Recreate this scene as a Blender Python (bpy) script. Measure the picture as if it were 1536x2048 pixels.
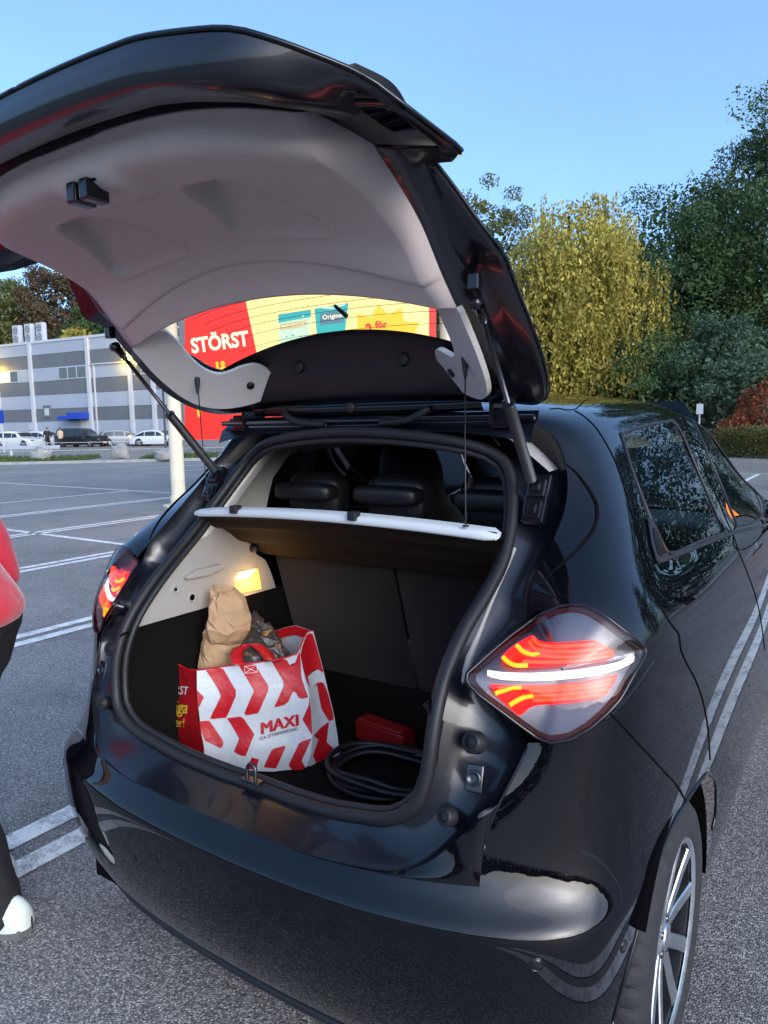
import bpy, bmesh, math, random
import numpy as np
from mathutils import Vector, Matrix
random.seed(7)
for o in list(bpy.data.objects): bpy.data.objects.remove(o, do_unlink=True)
SC = bpy.context.scene
COL = SC.collection
R_ = math.radians

# ------------------------------------------------------------------ camera
# world axes: +Y is the car's forward direction, +X its right hand side, origin on the ground under the rear axle
FPX, PCX, PCY = 1430.0, 768.0, 1024.0            # focal length in pixels of a 1536 x 2048 frame
CAM = np.array([1.13, -1.57, 1.46])
_L = np.array([-1360 - PCX, 885 - PCY, FPX]); _L /= np.linalg.norm(_L)
_h2 = np.array([0.0, (885 - 0.0157 * 2128) - PCY, FPX])
_dn = np.cross(np.array([-1360 - PCX, 885 - PCY, FPX]), _h2); _dn /= np.linalg.norm(_dn)
if _dn[1] < 0: _dn = -_dn
_fw = np.cross(-_L, _dn)
ROT = np.array([-_L, _fw, -_dn])                 # rows: world axes seen from the camera
cam_d = bpy.data.cameras.new('camera'); cam = bpy.data.objects.new('camera', cam_d); COL.objects.link(cam)
cam_d.sensor_fit = 'VERTICAL'; cam_d.sensor_height = 36.0; cam_d.lens = FPX / 2048 * 36.0
cam_d.clip_start = 0.02; cam_d.clip_end = 2000
_r = ROT @ np.array([1, 0, 0.]); _u = ROT @ np.array([0, -1., 0]); _b = ROT @ np.array([0, 0, -1.])
M4 = Matrix(((_r[0], _u[0], _b[0], CAM[0]), (_r[1], _u[1], _b[1], CAM[1]), (_r[2], _u[2], _b[2], CAM[2]), (0, 0, 0, 1)))
cam.matrix_world = M4
SC.camera = cam

# ------------------------------------------------------------------ sky, sun, exposure
SUN_EL, SUN_AZ = 24.0, 116.0   # evening: a veiled sun low to the right behind the camera
w = bpy.data.worlds.new('World'); SC.world = w; w.use_nodes = True
nt = w.node_tree; nt.nodes.clear()
wo = nt.nodes.new('ShaderNodeOutputWorld'); bg = nt.nodes.new('ShaderNodeBackground'); sk = nt.nodes.new('ShaderNodeTexSky')
sk.sky_type = 'NISHITA'; sk.sun_disc = False
sk.sun_elevation = R_(SUN_EL); sk.sun_rotation = R_(SUN_AZ)
sk.air_density = 0.9; sk.dust_density = 4.0; sk.ozone_density = 6.0; sk.altitude = 0
bg.inputs['Strength'].default_value = 0.15
# faint even veil of thin cloud over the whole sky
wtc = nt.nodes.new('ShaderNodeTexCoord'); wno = nt.nodes.new('ShaderNodeTexNoise'); wno.inputs['Scale'].default_value = 2.2; wno.inputs['Detail'].default_value = 7; wno.inputs['Roughness'].default_value = .55; wno.inputs['Distortion'].default_value = .4
wmr = nt.nodes.new('ShaderNodeMapRange'); wmr.inputs[1].default_value = .48; wmr.inputs[2].default_value = .80; wmr.inputs[3].default_value = .18; wmr.inputs[4].default_value = .6
wmx = nt.nodes.new('ShaderNodeMix'); wmx.data_type = 'RGBA'; wmx.inputs['B'].default_value = (.66, 1.2, 1.75, 1)
nt.links.new(wtc.outputs['Generated'], wno.inputs['Vector']); nt.links.new(wno.outputs['Fac'], wmr.inputs[0]); nt.links.new(wmr.outputs[0], wmx.inputs['Factor']); nt.links.new(sk.outputs[0], wmx.inputs['A'])
nt.links.new(wmx.outputs['Result'], bg.inputs[0]); nt.links.new(bg.outputs[0], wo.inputs[0])
sun_d = bpy.data.lights.new('sun', 'SUN'); sun = bpy.data.objects.new('sun', sun_d); COL.objects.link(sun)
sun_d.energy = 0.10; sun_d.angle = R_(50); sun_d.color = (1.0, .92, .85)
sun.rotation_euler = Vector((math.sin(R_(SUN_AZ)) * math.cos(R_(SUN_EL)), math.cos(R_(SUN_AZ)) * math.cos(R_(SUN_EL)), math.sin(R_(SUN_EL)))).to_track_quat('Z', 'Y').to_euler()
sun.location = (0, -30, 30)
SC.view_settings.view_transform = 'Standard'; SC.view_settings.look = 'None'
SC.view_settings.exposure = 1.68; SC.view_settings.gamma = 1.0; SC.view_settings.use_curve_mapping = False
SC.render.engine = 'CYCLES'
SC.cycles.use_denoising = True
SC.cycles.max_bounces = 8; SC.cycles.transparent_max_bounces = 12; SC.cycles.transmission_bounces = 6
SC.cycles.caustics_reflective = False; SC.cycles.caustics_refractive = False
SC.cycles.sample_clamp_indirect = 6.0

# ------------------------------------------------------------------ survey helpers (photo sight lines <-> metres)
def ray(u, v): return ROT @ np.array([u - PCX, v - PCY, FPX])
def at(u, v, x=None, y=None, z=None):
    d = ray(u, v)
    if x is not None: t = (x - CAM[0]) / d[0]
    elif y is not None: t = (y - CAM[1]) / d[1]
    else: t = (z - CAM[2]) / d[2]
    return CAM + t * d
def on_plane(u, v, p0, n):
    d = ray(u, v); t = np.dot(np.array(p0) - CAM, n) / np.dot(d, n); return CAM + t * d
def depth(u, v, dist):
    d = ray(u, v); return CAM + d / FPX * dist
def proj(p):
    d = ROT.T @ (np.array(p, float) - CAM); return np.array([PCX + FPX * d[0] / d[2], PCY + FPX * d[1] / d[2]])

# ------------------------------------------------------------------ materials
MAT = {}
EK = 1.0                                         # brightness of everything that glows, for this exposure
def mat(name, base=(.5, .5, .5), rough=.5, metal=0., spec=.5, coat=0., coat_ior=1.5, emis=None, estr=0., alpha=1., trans=0., ior=1.5,
        var=0., vscale=8., bump=0., bscale=80., rvar=0., sheen=0.):
    m = bpy.data.materials.new(name); m.use_nodes = True; t = m.node_tree; b = t.nodes['Principled BSDF']
    b.inputs['Base Color'].default_value = (*base, 1); b.inputs['Roughness'].default_value = rough; b.inputs['Metallic'].default_value = metal
    b.inputs['Specular IOR Level'].default_value = spec; b.inputs['Coat Weight'].default_value = coat; b.inputs['Coat Roughness'].default_value = .008
    b.inputs['Coat IOR'].default_value = coat_ior; b.inputs['IOR'].default_value = ior; b.inputs['Alpha'].default_value = alpha
    b.inputs['Transmission Weight'].default_value = trans
    if sheen: b.inputs['Sheen Weight'].default_value = sheen
    if emis is not None: b.inputs['Emission Color'].default_value = (*emis, 1); b.inputs['Emission Strength'].default_value = estr * EK
    if var or bump or rvar:
        tc = t.nodes.new('ShaderNodeTexCoord')
    if var:
        n = t.nodes.new('ShaderNodeTexNoise'); n.inputs['Scale'].default_value = vscale; n.inputs['Detail'].default_value = 5
        t.links.new(tc.outputs['Object'], n.inputs['Vector'])
        r = t.nodes.new('ShaderNodeValToRGB'); r.color_ramp.elements[0].position = .3; r.color_ramp.elements[1].position = .7
        r.color_ramp.elements[0].color = (*[max(0, c * (1 - var)) for c in base], 1); r.color_ramp.elements[1].color = (*[min(1, c * (1 + var)) for c in base], 1)
        t.links.new(n.outputs['Fac'], r.inputs[0]); t.links.new(r.outputs[0], b.inputs['Base Color'])
    if rvar:
        n2 = t.nodes.new('ShaderNodeTexNoise'); n2.inputs['Scale'].default_value = vscale * 2; n2.inputs['Detail'].default_value = 6
        t.links.new(tc.outputs['Object'], n2.inputs['Vector'])
        mr = t.nodes.new('ShaderNodeMapRange'); mr.inputs[1].default_value = .35; mr.inputs[2].default_value = .7
        mr.inputs[3].default_value = max(0, rough - rvar); mr.inputs[4].default_value = rough + rvar
        t.links.new(n2.outputs['Fac'], mr.inputs[0]); t.links.new(mr.outputs[0], b.inputs['Roughness'])
    if bump:
        n3 = t.nodes.new('ShaderNodeTexNoise'); n3.inputs['Scale'].default_value = bscale; n3.inputs['Detail'].default_value = 3
        t.links.new(tc.outputs['Object'], n3.inputs['Vector'])
        bp = t.nodes.new('ShaderNodeBump'); bp.inputs['Strength'].default_value = bump; bp.inputs['Distance'].default_value = .01
        t.links.new(n3.outputs['Fac'], bp.inputs['Height']); t.links.new(bp.outputs[0], b.inputs['Normal'])
    MAT[name] = m; return m
def glassmat(name, tint=(.5, .55, .52), refl=1.45, rough=0.0):
    """thin pane: tinted see-through mixed with a fresnel mirror"""
    m = bpy.data.materials.new(name); m.use_nodes = True; t = m.node_tree; t.nodes.clear()
    o = t.nodes.new('ShaderNodeOutputMaterial'); mx = t.nodes.new('ShaderNodeMixShader'); fr = t.nodes.new('ShaderNodeFresnel')
    tr = t.nodes.new('ShaderNodeBsdfTransparent'); gl = t.nodes.new('ShaderNodeBsdfGlossy')
    tr.inputs[0].default_value = (*tint, 1); gl.inputs['Roughness'].default_value = rough; fr.inputs[0].default_value = refl
    t.links.new(fr.outputs[0], mx.inputs[0]); t.links.new(tr.outputs[0], mx.inputs[1]); t.links.new(gl.outputs[0], mx.inputs[2]); t.links.new(mx.outputs[0], o.inputs[0])
    MAT[name] = m; return m

# ------------------------------------------------------------------ object helpers
def link(o, parent=None):
    COL.objects.link(o)
    if parent is not None: o.parent = parent
    return o
def tag(o, label=None, cat=None, group=None, kind=None):
    if label: o['label'] = label
    if cat: o['category'] = cat
    if group: o['group'] = group
    if kind: o['kind'] = kind
    return o
def empty(name, loc=(0, 0, 0), rz=0, label=None, cat=None, group=None):
    o = bpy.data.objects.new(name, None); COL.objects.link(o); o.location = loc; o.rotation_euler = (0, 0, rz); o.empty_display_size = .1
    tag(o, label, cat, group); return o
class MB:
    """collects vertices and faces of one mesh"""
    def __init__(s): s.v = []; s.f = []; s.m = []
    def add(s, vs, fs, mi=0):
        k = len(s.v); s.v += [tuple(map(float, p)) for p in vs]; s.f += [tuple(i + k for i in f) for f in fs]; s.m += [mi] * len(fs); return s
    def box(s, c, d, rz=0, mi=0):
        x, y, z = [a / 2 for a in d]; cs, sn = math.cos(rz), math.sin(rz)
        vs = []
        for sx, sy, sz in ((-1, -1, -1), (1, -1, -1), (1, 1, -1), (-1, 1, -1), (-1, -1, 1), (1, -1, 1), (1, 1, 1), (-1, 1, 1)):
            X, Y = sx * x, sy * y; vs.append((c[0] + X * cs - Y * sn, c[1] + X * sn + Y * cs, c[2] + sz * z))
        return s.add(vs, [(3, 2, 1, 0), (4, 5, 6, 7), (0, 1, 5, 4), (1, 2, 6, 5), (2, 3, 7, 6), (3, 0, 4, 7)], mi)
    def grid(s, P, flip=False, cu=False, cv=False, mi=0):
        P = np.asarray(P); r, c = P.shape[:2]; k = []
        for i in range(r - (0 if cu else 1)):
            for j in range(c - (0 if cv else 1)):
                a, b_, c_, d = i * c + j, i * c + (j + 1) % c, ((i + 1) % r) * c + (j + 1) % c, ((i + 1) % r) * c + j
                k.append((a, b_, c_, d) if not flip else (d, c_, b_, a))
        return s.add(P.reshape(-1, 3), k, mi)
    def tube(s, pts, rad, n=8, cap=True, closed=False, mi=0):
        pts = [np.array(p, float) for p in pts]; N = len(pts); rads = rad if hasattr(rad, '__len__') else [rad] * N
        tang = []
        for i in range(N):
            a = pts[i - 1] if (i > 0 or closed) else pts[0]; b_ = pts[(i + 1) % N] if (i < N - 1 or closed) else pts[-1]
            d = b_ - a; l = np.linalg.norm(d); tang.append(d / l if l > 1e-9 else np.array([0, 0, 1.]))
        up = np.array([0, 0, 1.]) if abs(tang[0][2]) < .9 else np.array([1., 0, 0])
        u = np.cross(tang[0], up); u /= np.linalg.norm(u); rings = []
        for i in range(N):
            u = u - tang[i] * np.dot(u, tang[i]); u /= max(1e-9, np.linalg.norm(u)); w_ = np.cross(tang[i], u)
            rings.append([pts[i] + rads[i] * (math.cos(2 * math.pi * k / n) * u + math.sin(2 * math.pi * k / n) * w_) for k in range(n)])
        k0 = len(s.v); s.grid(np.array(rings), cu=closed, cv=True, mi=mi)
        if cap and not closed:
            s.f.append(tuple(k0 + i for i in range(n))); s.m.append(mi); s.f.append(tuple(k0 + (N - 1) * n + n - 1 - i for i in range(n))); s.m.append(mi)
        return s
    def lathe(s, prof, c=(0, 0, 0), axis='z', n=24, mi=0, flip=False):
        """prof: (radius, height) pairs"""
        P = []
        for r, h in prof:
            row = []
            for k in range(n):
                a = 2 * math.pi * k / n; p = (r * math.cos(a), r * math.sin(a), h)
                if axis == 'x': p = (h, r * math.cos(a), r * math.sin(a))
                elif axis == 'y': p = (r * math.sin(a), h, r * math.cos(a))
                row.append((p[0] + c[0], p[1] + c[1], p[2] + c[2]))
            P.append(row)
        return s.grid(np.array(P), cv=True, flip=not flip, mi=mi)
    def prism(s, poly, d, mi=0):
        """closed polygon (3D points) pushed along vector d"""
        n = len(poly); d = np.array(d, float); vs = [np.array(p, float) for p in poly] + [np.array(p, float) + d for p in poly]
        return s.add(vs, [tuple(range(n - 1, -1, -1)), tuple(range(n, 2 * n))] + [(i, (i + 1) % n, n + (i + 1) % n, n + i) for i in range(n)], mi)
    def mirror(s):
        m = MB(); m.v = [(-x, y, z) for x, y, z in s.v]; m.f = [tuple(reversed(f)) for f in s.f]; m.m = list(s.m); return m
    def move(s, M):
        m = MB(); m.v = [tuple(M @ Vector(p)) for p in s.v]; m.f = list(s.f); m.m = list(s.m); return m
    def build(s, name, mats, parent=None, smooth=True, auto=None, bevel=None, weld=False, normals=False, **kw):
        me = bpy.data.meshes.new(name); me.from_pydata(s.v, [], s.f)
        ms = mats if isinstance(mats, (list, tuple)) else [mats]
        for m_ in ms: me.materials.append(MAT[m_] if isinstance(m_, str) else m_)
        if len(ms) > 1: me.polygons.foreach_set('material_index', s.m)
        if weld or normals:
            bm = bmesh.new(); bm.from_mesh(me)
            if weld: bmesh.ops.remove_doubles(bm, verts=bm.verts, dist=1e-5)
            if normals: bmesh.ops.recalc_face_normals(bm, faces=bm.faces)
            bm.to_mesh(me); bm.free()
        if smooth:
            me.polygons.foreach_set('use_smooth', [True] * len(me.polygons))
            if auto is not None:
                me.set_sharp_from_angle(angle=R_(auto))
        me.update()
        o = bpy.data.objects.new(name, me); link(o, parent)
        if bevel:
            b = o.modifiers.new('bevel', 'BEVEL'); b.width = bevel; b.segments = 2; b.limit_method = 'ANGLE'; b.angle_limit = R_(35)
        tag(o, **kw); return o
def both(mb, name, mats, parent, **kw):
    """right hand part and its left hand twin"""
    return mb.build(name, mats, parent, **kw), mb.mirror().build(name, mats, parent, **kw)
# splines
def cr(p0, p1, p2, p3, t):
    return .5 * ((2 * p1) + (-p0 + p2) * t + (2 * p0 - 5 * p1 + 4 * p2 - p3) * t * t + (-p0 + 3 * p1 - 3 * p2 + p3) * t ** 3)
def spline(pts, n=8, closed=False):
    P = [np.array(p, float) for p in pts]; N = len(P); out = []
    for i in range(N if closed else N - 1):
        if closed: a, b, c, d = P[i - 1], P[i], P[(i + 1) % N], P[(i + 2) % N]
        else:
            b, c = P[i], P[i + 1]; a = P[i - 1] if i else 2 * b - c; d = P[i + 2] if i + 2 < N else 2 * c - b
        for k in range(n): out.append(cr(a, b, c, d, k / n))
    if not closed: out.append(P[-1])
    return out
def resample(pts, n, closed=False):
    P = np.array(pts, float)
    if closed: P = np.vstack([P, P[:1]])
    L = np.concatenate([[0], np.cumsum(np.linalg.norm(np.diff(P, axis=0), axis=1))])
    t = np.linspace(0, L[-1], n + (1 if closed else 0)); t = t[:-1] if closed else t
    return [np.array([np.interp(q, L, P[:, k]) for k in range(P.shape[1])]) for q in t]
def pip(p, poly):
    x, y = p; c = False; n = len(poly)
    for i in range(n):
        x1, y1 = poly[i][:2]; x2, y2 = poly[(i + 1) % n][:2]
        if (y1 > y) != (y2 > y) and x < (x2 - x1) * (y - y1) / (y2 - y1) + x1: c = not c
    return c
def mirx(pts): return [np.array([-p[0], p[1], p[2]]) for p in pts]
def text_mesh(s, size=1., bold=0., shear=0., align='CENTER', space=1.):
    """flat lettering in the XY plane as (verts, faces)"""
    c = bpy.data.curves.new('t', 'FONT'); c.body = s; c.size = size; c.offset = bold; c.shear = shear; c.align_x = align; c.align_y = 'CENTER'; c.space_character = space
    c.resolution_u = 3; c.fill_mode = 'FRONT'
    o = bpy.data.objects.new('t', c); me = bpy.data.meshes.new_from_object(o)
    v = [tuple(q.co) for q in me.vertices]; f = [tuple(p.vertices) for p in me.polygons]
    bpy.data.objects.remove(o); bpy.data.curves.remove(c); bpy.data.meshes.remove(me); return v, f
def fill_poly(poly2):
    """triangulated faces of a simple 2D polygon"""
    from mathutils.geometry import tessellate_polygon
    return tessellate_polygon([[Vector((p[0], p[1], 0)) for p in poly2]])
# ================================================================== ground
def asphalt_mat(name, c0, c1, stone, sc=1.):
    m = bpy.data.materials.new(name); m.use_nodes = True; t = m.node_tree; b = t.nodes['Principled BSDF']; L = t.links.new
    tc = t.nodes.new('ShaderNodeTexCoord')
    big = t.nodes.new('ShaderNodeTexNoise'); big.inputs['Scale'].default_value = .35; big.inputs['Detail'].default_value = 6; L(tc.outputs['Object'], big.inputs['Vector'])
    r = t.nodes.new('ShaderNodeValToRGB'); r.color_ramp.elements[0].position = .35; r.color_ramp.elements[1].position = .68; r.color_ramp.elements[0].color = (*c0, 1); r.color_ramp.elements[1].color = (*c1, 1); L(big.outputs['Fac'], r.inputs[0])
    vo = t.nodes.new('ShaderNodeTexVoronoi'); vo.inputs['Scale'].default_value = 190 * sc; L(tc.outputs['Object'], vo.inputs['Vector'])
    # every stone its own tone
    sp = t.nodes.new('ShaderNodeSeparateColor'); L(vo.outputs['Color'], sp.inputs[0])
    r2 = t.nodes.new('ShaderNodeValToRGB'); r2.color_ramp.elements[0].position = .0; r2.color_ramp.elements[0].color = (.38, .38, .38, 1); r2.color_ramp.elements[1].position = 1.; r2.color_ramp.elements[1].color = (*[stone * q for q in (1.0, 1.0, .96)], 1)
    e = r2.color_ramp.elements.new(.62); e.color = (.85, .85, .85, 1); L(sp.outputs[0], r2.inputs[0])
    mx = t.nodes.new('ShaderNodeMix'); mx.data_type = 'RGBA'; mx.blend_type = 'MULTIPLY'; mx.inputs['Factor'].default_value = 1.; L(r.outputs[0], mx.inputs['A']); L(r2.outputs[0], mx.inputs['B'])
    # tyre lanes, oil spots and patches
    st = t.nodes.new('ShaderNodeTexNoise'); st.inputs['Scale'].default_value = 1.1; st.inputs['Detail'].default_value = 8; st.inputs['Roughness'].default_value = .7; L(tc.outputs['Object'], st.inputs['Vector'])
    rs_ = t.nodes.new('ShaderNodeValToRGB'); rs_.color_ramp.elements[0].position = .36; rs_.color_ramp.elements[0].color = (.62, .61, .60, 1); rs_.color_ramp.elements[1].position = .50; rs_.color_ramp.elements[1].color = (1, 1, 1, 1); L(st.outputs['Fac'], rs_.inputs[0])
    mxs = t.nodes.new('ShaderNodeMix'); mxs.data_type = 'RGBA'; mxs.blend_type = 'MULTIPLY'; mxs.inputs['Factor'].default_value = .7; L(mx.outputs['Result'], mxs.inputs['A']); L(rs_.outputs[0], mxs.inputs['B'])
    # dark binder between the stones
    r3 = t.nodes.new('ShaderNodeValToRGB'); r3.color_ramp.elements[0].position = .25; r3.color_ramp.elements[0].color = (1, 1, 1, 1); r3.color_ramp.elements[1].position = .75; r3.color_ramp.elements[1].color = (.35, .35, .36, 1); L(vo.outputs['Distance'], r3.inputs[0])
    mx2 = t.nodes.new('ShaderNodeMix'); mx2.data_type = 'RGBA'; mx2.blend_type = 'MULTIPLY'; mx2.inputs['Factor'].default_value = .8; L(mxs.outputs['Result'], mx2.inputs['A']); L(r3.outputs[0], mx2.inputs['B'])
    L(mx2.outputs['Result'], b.inputs['Base Color'])
    fine = t.nodes.new('ShaderNodeTexNoise'); fine.inputs['Scale'].default_value = 60 * sc; fine.inputs['Detail'].default_value = 4; L(tc.outputs['Object'], fine.inputs['Vector'])
    ma = t.nodes.new('ShaderNodeMath'); ma.operation = 'SUBTRACT'; L(fine.outputs['Fac'], ma.inputs[0]); L(vo.outputs['Distance'], ma.inputs[1])
    bp = t.nodes.new('ShaderNodeBump'); bp.inputs['Strength'].default_value = .6; bp.inputs['Distance'].default_value = .005; L(ma.outputs[0], bp.inputs['Height']); L(bp.outputs[0], b.inputs['Normal'])
    b.inputs['Roughness'].default_value = .62; b.inputs['Specular IOR Level'].default_value = .45
    MAT[name] = m
asphalt_mat('asphalt', (.31, .287, .262), (.41, .38, .345), 1.7)
asphalt_mat('road_asphalt', (.34, .325, .30), (.42, .40, .37), 1.2, .6)
def paint_mat(name):
    m = bpy.data.materials.new(name); m.use_nodes = True; t = m.node_tree; b = t.nodes['Principled BSDF']; L = t.links.new; tc = t.nodes.new('ShaderNodeTexCoord')
    n = t.nodes.new('ShaderNodeTexNoise'); n.inputs['Scale'].default_value = 9; n.inputs['Detail'].default_value = 9; n.inputs['Roughness'].default_value = .75; L(tc.outputs['Object'], n.inputs['Vector'])
    vo = t.nodes.new('ShaderNodeTexVoronoi'); vo.inputs['Scale'].default_value = 105; L(tc.outputs['Object'], vo.inputs['Vector'])
    ad = t.nodes.new('ShaderNodeMath'); ad.operation = 'MULTIPLY_ADD'; ad.inputs[1].default_value = -.22; L(vo.outputs['Distance'], ad.inputs[0]); L(n.outputs['Fac'], ad.inputs[2])
    r = t.nodes.new('ShaderNodeValToRGB'); r.color_ramp.elements[0].position = .22; r.color_ramp.elements[0].color = (.3, .29, .27, 1); r.color_ramp.elements[1].position = .42; r.color_ramp.elements[1].color = (.80, .79, .75, 1); L(ad.outputs[0], r.inputs[0]); L(r.outputs[0], b.inputs['Base Color'])
    bp = t.nodes.new('ShaderNodeBump'); bp.inputs['Strength'].default_value = .5; bp.inputs['Distance'].default_value = .004; L(vo.outputs['Distance'], bp.inputs['Height']); L(bp.outputs[0], b.inputs['Normal']); b.inputs['Roughness'].default_value = .7; MAT[name] = m
paint_mat('road_paint')
g = MB(); g.add([(-500, -500, 0), (500, -500, 0), (500, 500, 0), (-500, 500, 0)], [(0, 1, 2, 3)]); g.build('ground', 'asphalt', smooth=False, kind='structure')
def stripe(x0, y0, x1, y1, wd=.10):
    d = np.array([x1 - x0, y1 - y0]); d /= np.linalg.norm(d); n = np.array([-d[1], d[0]]) * wd / 2
    m = MB(); m.add([(x0 - n[0], y0 - n[1], .004), (x1 - n[0], y1 - n[1], .004), (x1 + n[0], y1 + n[1], .004), (x0 + n[0], y0 + n[1], .004)], [(0, 3, 2, 1)]); m.v = m.v[:]; o = m.build('bay_marking', 'road_paint', smooth=False, kind='structure'); return o
for k in range(-4, 2):
    xc = -1.25 + 2.5 * k if k <= 0 else 1.3
    if k == 1: xc = 1.28
    for dx in (-.09, .09): stripe(xc + dx, -1.6, xc + dx, 9.2)
stripe(-30, 4.05, -6.4, 4.05); stripe(-30, 9.25, -6.4, 9.25); stripe(-11.1, 4.1, -11.1, 9.2); stripe(-13.6, 4.1, -13.6, 9.2)
for k in range(2, 6):
    for dx in (-.09, .09): stripe(1.28 + 2.5 * (k - 1) + dx, -1.6, 1.28 + 2.5 * (k - 1) + dx, 4.)
for k in range(-8, 6):
    stripe(-1.3 + 2.5 * k, 15.2, -1.3 + 2.5 * k, 20.2); 
stripe(-22, 20.2, 14, 20.2)
# long verge with a low kerb: grass in strips, gravel road behind
vd = np.array([.74, .67]) ; vd /= np.linalg.norm(vd); vn = np.array([-vd[1], vd[0]])
V0 = np.array([-30.75, 15.18])
mat('kerb_stone', (.30, .30, .29), rough=.85, var=.15, vscale=4)
mat('grass', (.055, .085, .022), rough=.9, var=.35, vscale=6)
def vpt(s, t, z): q = V0 + vd * s + vn * t; return (q[0], q[1], z)
m = MB(); m.prism([vpt(-60, 0, 0), vpt(90, 0, 0), vpt(90, .25, 0), vpt(-60, .25, 0)], (0, 0, .12)); m.build('kerb', 'kerb_stone', smooth=False, kind='structure')
m = MB(); m.prism([vpt(-60, 5.6, .004), vpt(90, 5.6, .004), vpt(90, 60, .004), vpt(-60, 60, .004)], (0, 0, .03)); m.build('road', 'road_asphalt', smooth=False, kind='structure')
for name, s0, s1 in (('path', 3.1, 5.6),):
    m = MB(); m.prism([vpt(s0, .25, .0), vpt(s1, .25, .0), vpt(s1, 5.6, .0), vpt(s0, 5.6, .0)], (0, 0, .05)); m.build('path', 'road_asphalt', smooth=False, kind='structure')
rg = random.Random(3)
for s0, s1, nb in ((-30, 3.0, 9000), (5.7, 60, 15000)):
    m = MB(); m.prism([vpt(s0, .25, 0), vpt(s1, .25, 0), vpt(s1, 5.55, 0), vpt(s0, 5.55, 0)], (0, 0, .10))
    for _ in range(nb):
        s, t = rg.uniform(s0 + .05, s1 - .05), rg.uniform(.27, 5.5); a = rg.uniform(0, 6.28); h = rg.uniform(.08, .2); w_ = .05; dx, dy = math.cos(a) * w_, math.sin(a) * w_; p = vpt(s, t, .1); lx, ly = rg.uniform(-.06, .06), rg.uniform(-.06, .06)
        m.add([(p[0] - dx, p[1] - dy, .1), (p[0] + dx, p[1] + dy, .1), (p[0] + lx, p[1] + ly, .1 + h)], [(0, 1, 2)])
    o = m.build('grass', 'grass', smooth=False, kind='stuff'); o['label'] = 'short green grass on the verge between car park and road'
# ================================================================== warehouse, sign, cars, boulders
def gpos(u, dist, v=880):
    p = depth(u, v, dist); return np.array([p[0], p[1], 0.])
mat('panel_light', (.33, .37, .43), rough=.5, var=.05, vscale=.6); mat('panel_dark', (.125, .135, .15), rough=.5, var=.05, vscale=.6)
mat('concrete', (.36, .36, .35), rough=.85, var=.1, vscale=1.5); mat('white_metal', (.48, .50, .53), rough=.5); mat('blue_sheet', (.01, .05, .38), rough=.5)
mat('window_glass', (.10, .13, .14), rough=.1, spec=.7); mat('window_lit', (.6, .5, .3), rough=.4, emis=(1., .72, .3), estr=.5); mat('flat_roof', (.2, .2, .21), rough=.9)
mat('lamp_yellow', (.9, .7, .2), emis=(1., .62, .05), estr=9.)
WA, WB = gpos(0, 75), gpos(225, 67); wd_ = (WB - WA); wd_ /= np.linalg.norm(wd_); wn_ = np.array([wd_[1], -wd_[0], 0])   # along the wall, out of the wall
if wn_ @ (CAM - WA) < 0: wn_ = -wn_
wh = empty('warehouse', WA, 0, 'long two-storey warehouse clad in light and dark grey bands beyond the road', 'building')
def wp(s, z, o=0.): q = wd_ * s + wn_ * o; return np.array([q[0], q[1], z])
def wbox(s0, s1, z0, z1, o0, o1, name, m_, par=wh, **k):
    m = MB(); m.prism([wp(s0, z0, o0), wp(s1, z0, o0), wp(s1, z1, o0), wp(s0, z1, o0)], wn_ * (o1 - o0)); return m.build(name, m_, par, smooth=False, normals=True, **k)
S0, S1 = -45, 52
def s_of(u):
    """wall coordinate seen in photo column u"""
    d = ray(u, 860); d = d[:2]; A = np.array([[d[0], -wd_[0]], [d[1], -wd_[1]]]); t, s = np.linalg.solve(A, (WA - CAM)[:2]); return s
wbox(S0, S1, 0, 10.0, -14, -.12, 'core', 'concrete')
for z0, z1, m_ in ((8.95, 10.05, 'panel_light'), (7.65, 8.95, 'panel_dark'), (6.35, 7.65, 'panel_light'), (5.0, 6.35, 'panel_dark'), (3.65, 5.0, 'panel_light'), (2.4, 3.65, 'panel_dark'), (1.0, 2.4, 'panel_light')):
    wbox(S0, S1, z0 + .01, z1 - .01, -.12, .0 if m_ == 'panel_light' else -.02, 'cladding_band', m_)
wbox(S0, S1, 0, 1.0, -.12, .06, 'plinth', 'concrete'); wbox(S0, S1, 10.06, 10.3, -.4, .08, 'parapet', 'white_metal'); wbox(S0, S1, 9.95, 10.05, -14, -.41, 'roof', 'flat_roof')
for u in (-60, 4, 72, 186, 268, 313, 400): s = s_of(u); wbox(s - .2, s + .2, .9, 10.1, .001, .22, 'downpipe', 'white_metal')
s = s_of(196); wbox(s - .06, s + .06, 1.0, 7.6, .001, .12, 'drain_pipe', 'white_metal')
for u0, u1, lit in ((-2, 45, True), (126, 180, False), (268, 300, False), (-120, -70, False)):
    a, b = s_of(u0), s_of(u1); wf = wbox(a, b, 6.42, 7.6, .002, .05, 'window', 'white_metal'); n = 3
    for k in range(n):
        x0 = a + (b - a) * (k + .06) / n; x1 = a + (b - a) * (k + .94) / n; wbox(x0, x1, 6.5, 7.52, .051, .07, 'pane', 'window_lit' if lit and k < 2 else 'window_glass', wf)
a, b = s_of(160), s_of(184); wbox(a, b, 2.55, 3.15, .0, 1.4, 'canopy', 'blue_sheet'); wbox(s_of(138), a - .05, 2.5, 2.85, .0, 1.2, 'canopy', 'blue_sheet'); wbox(a + .3, b - .2, .05, 2.5, .07, .12, 'door', 'white_metal')
a = s_of(98); wbox(a - .5, a + .5, 2.8, 4.0, .0, .12, 'notice_board', 'panel_dark'); wbox(a - .3, a + .35, 3.0, 3.7, .121, .14, 'notice_sheet', 'white_metal')
a = s_of(70); wbox(a - .8, a + .3, 1.6, 2.2, .0, .08, 'small_sign', 'white_metal')
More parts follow.
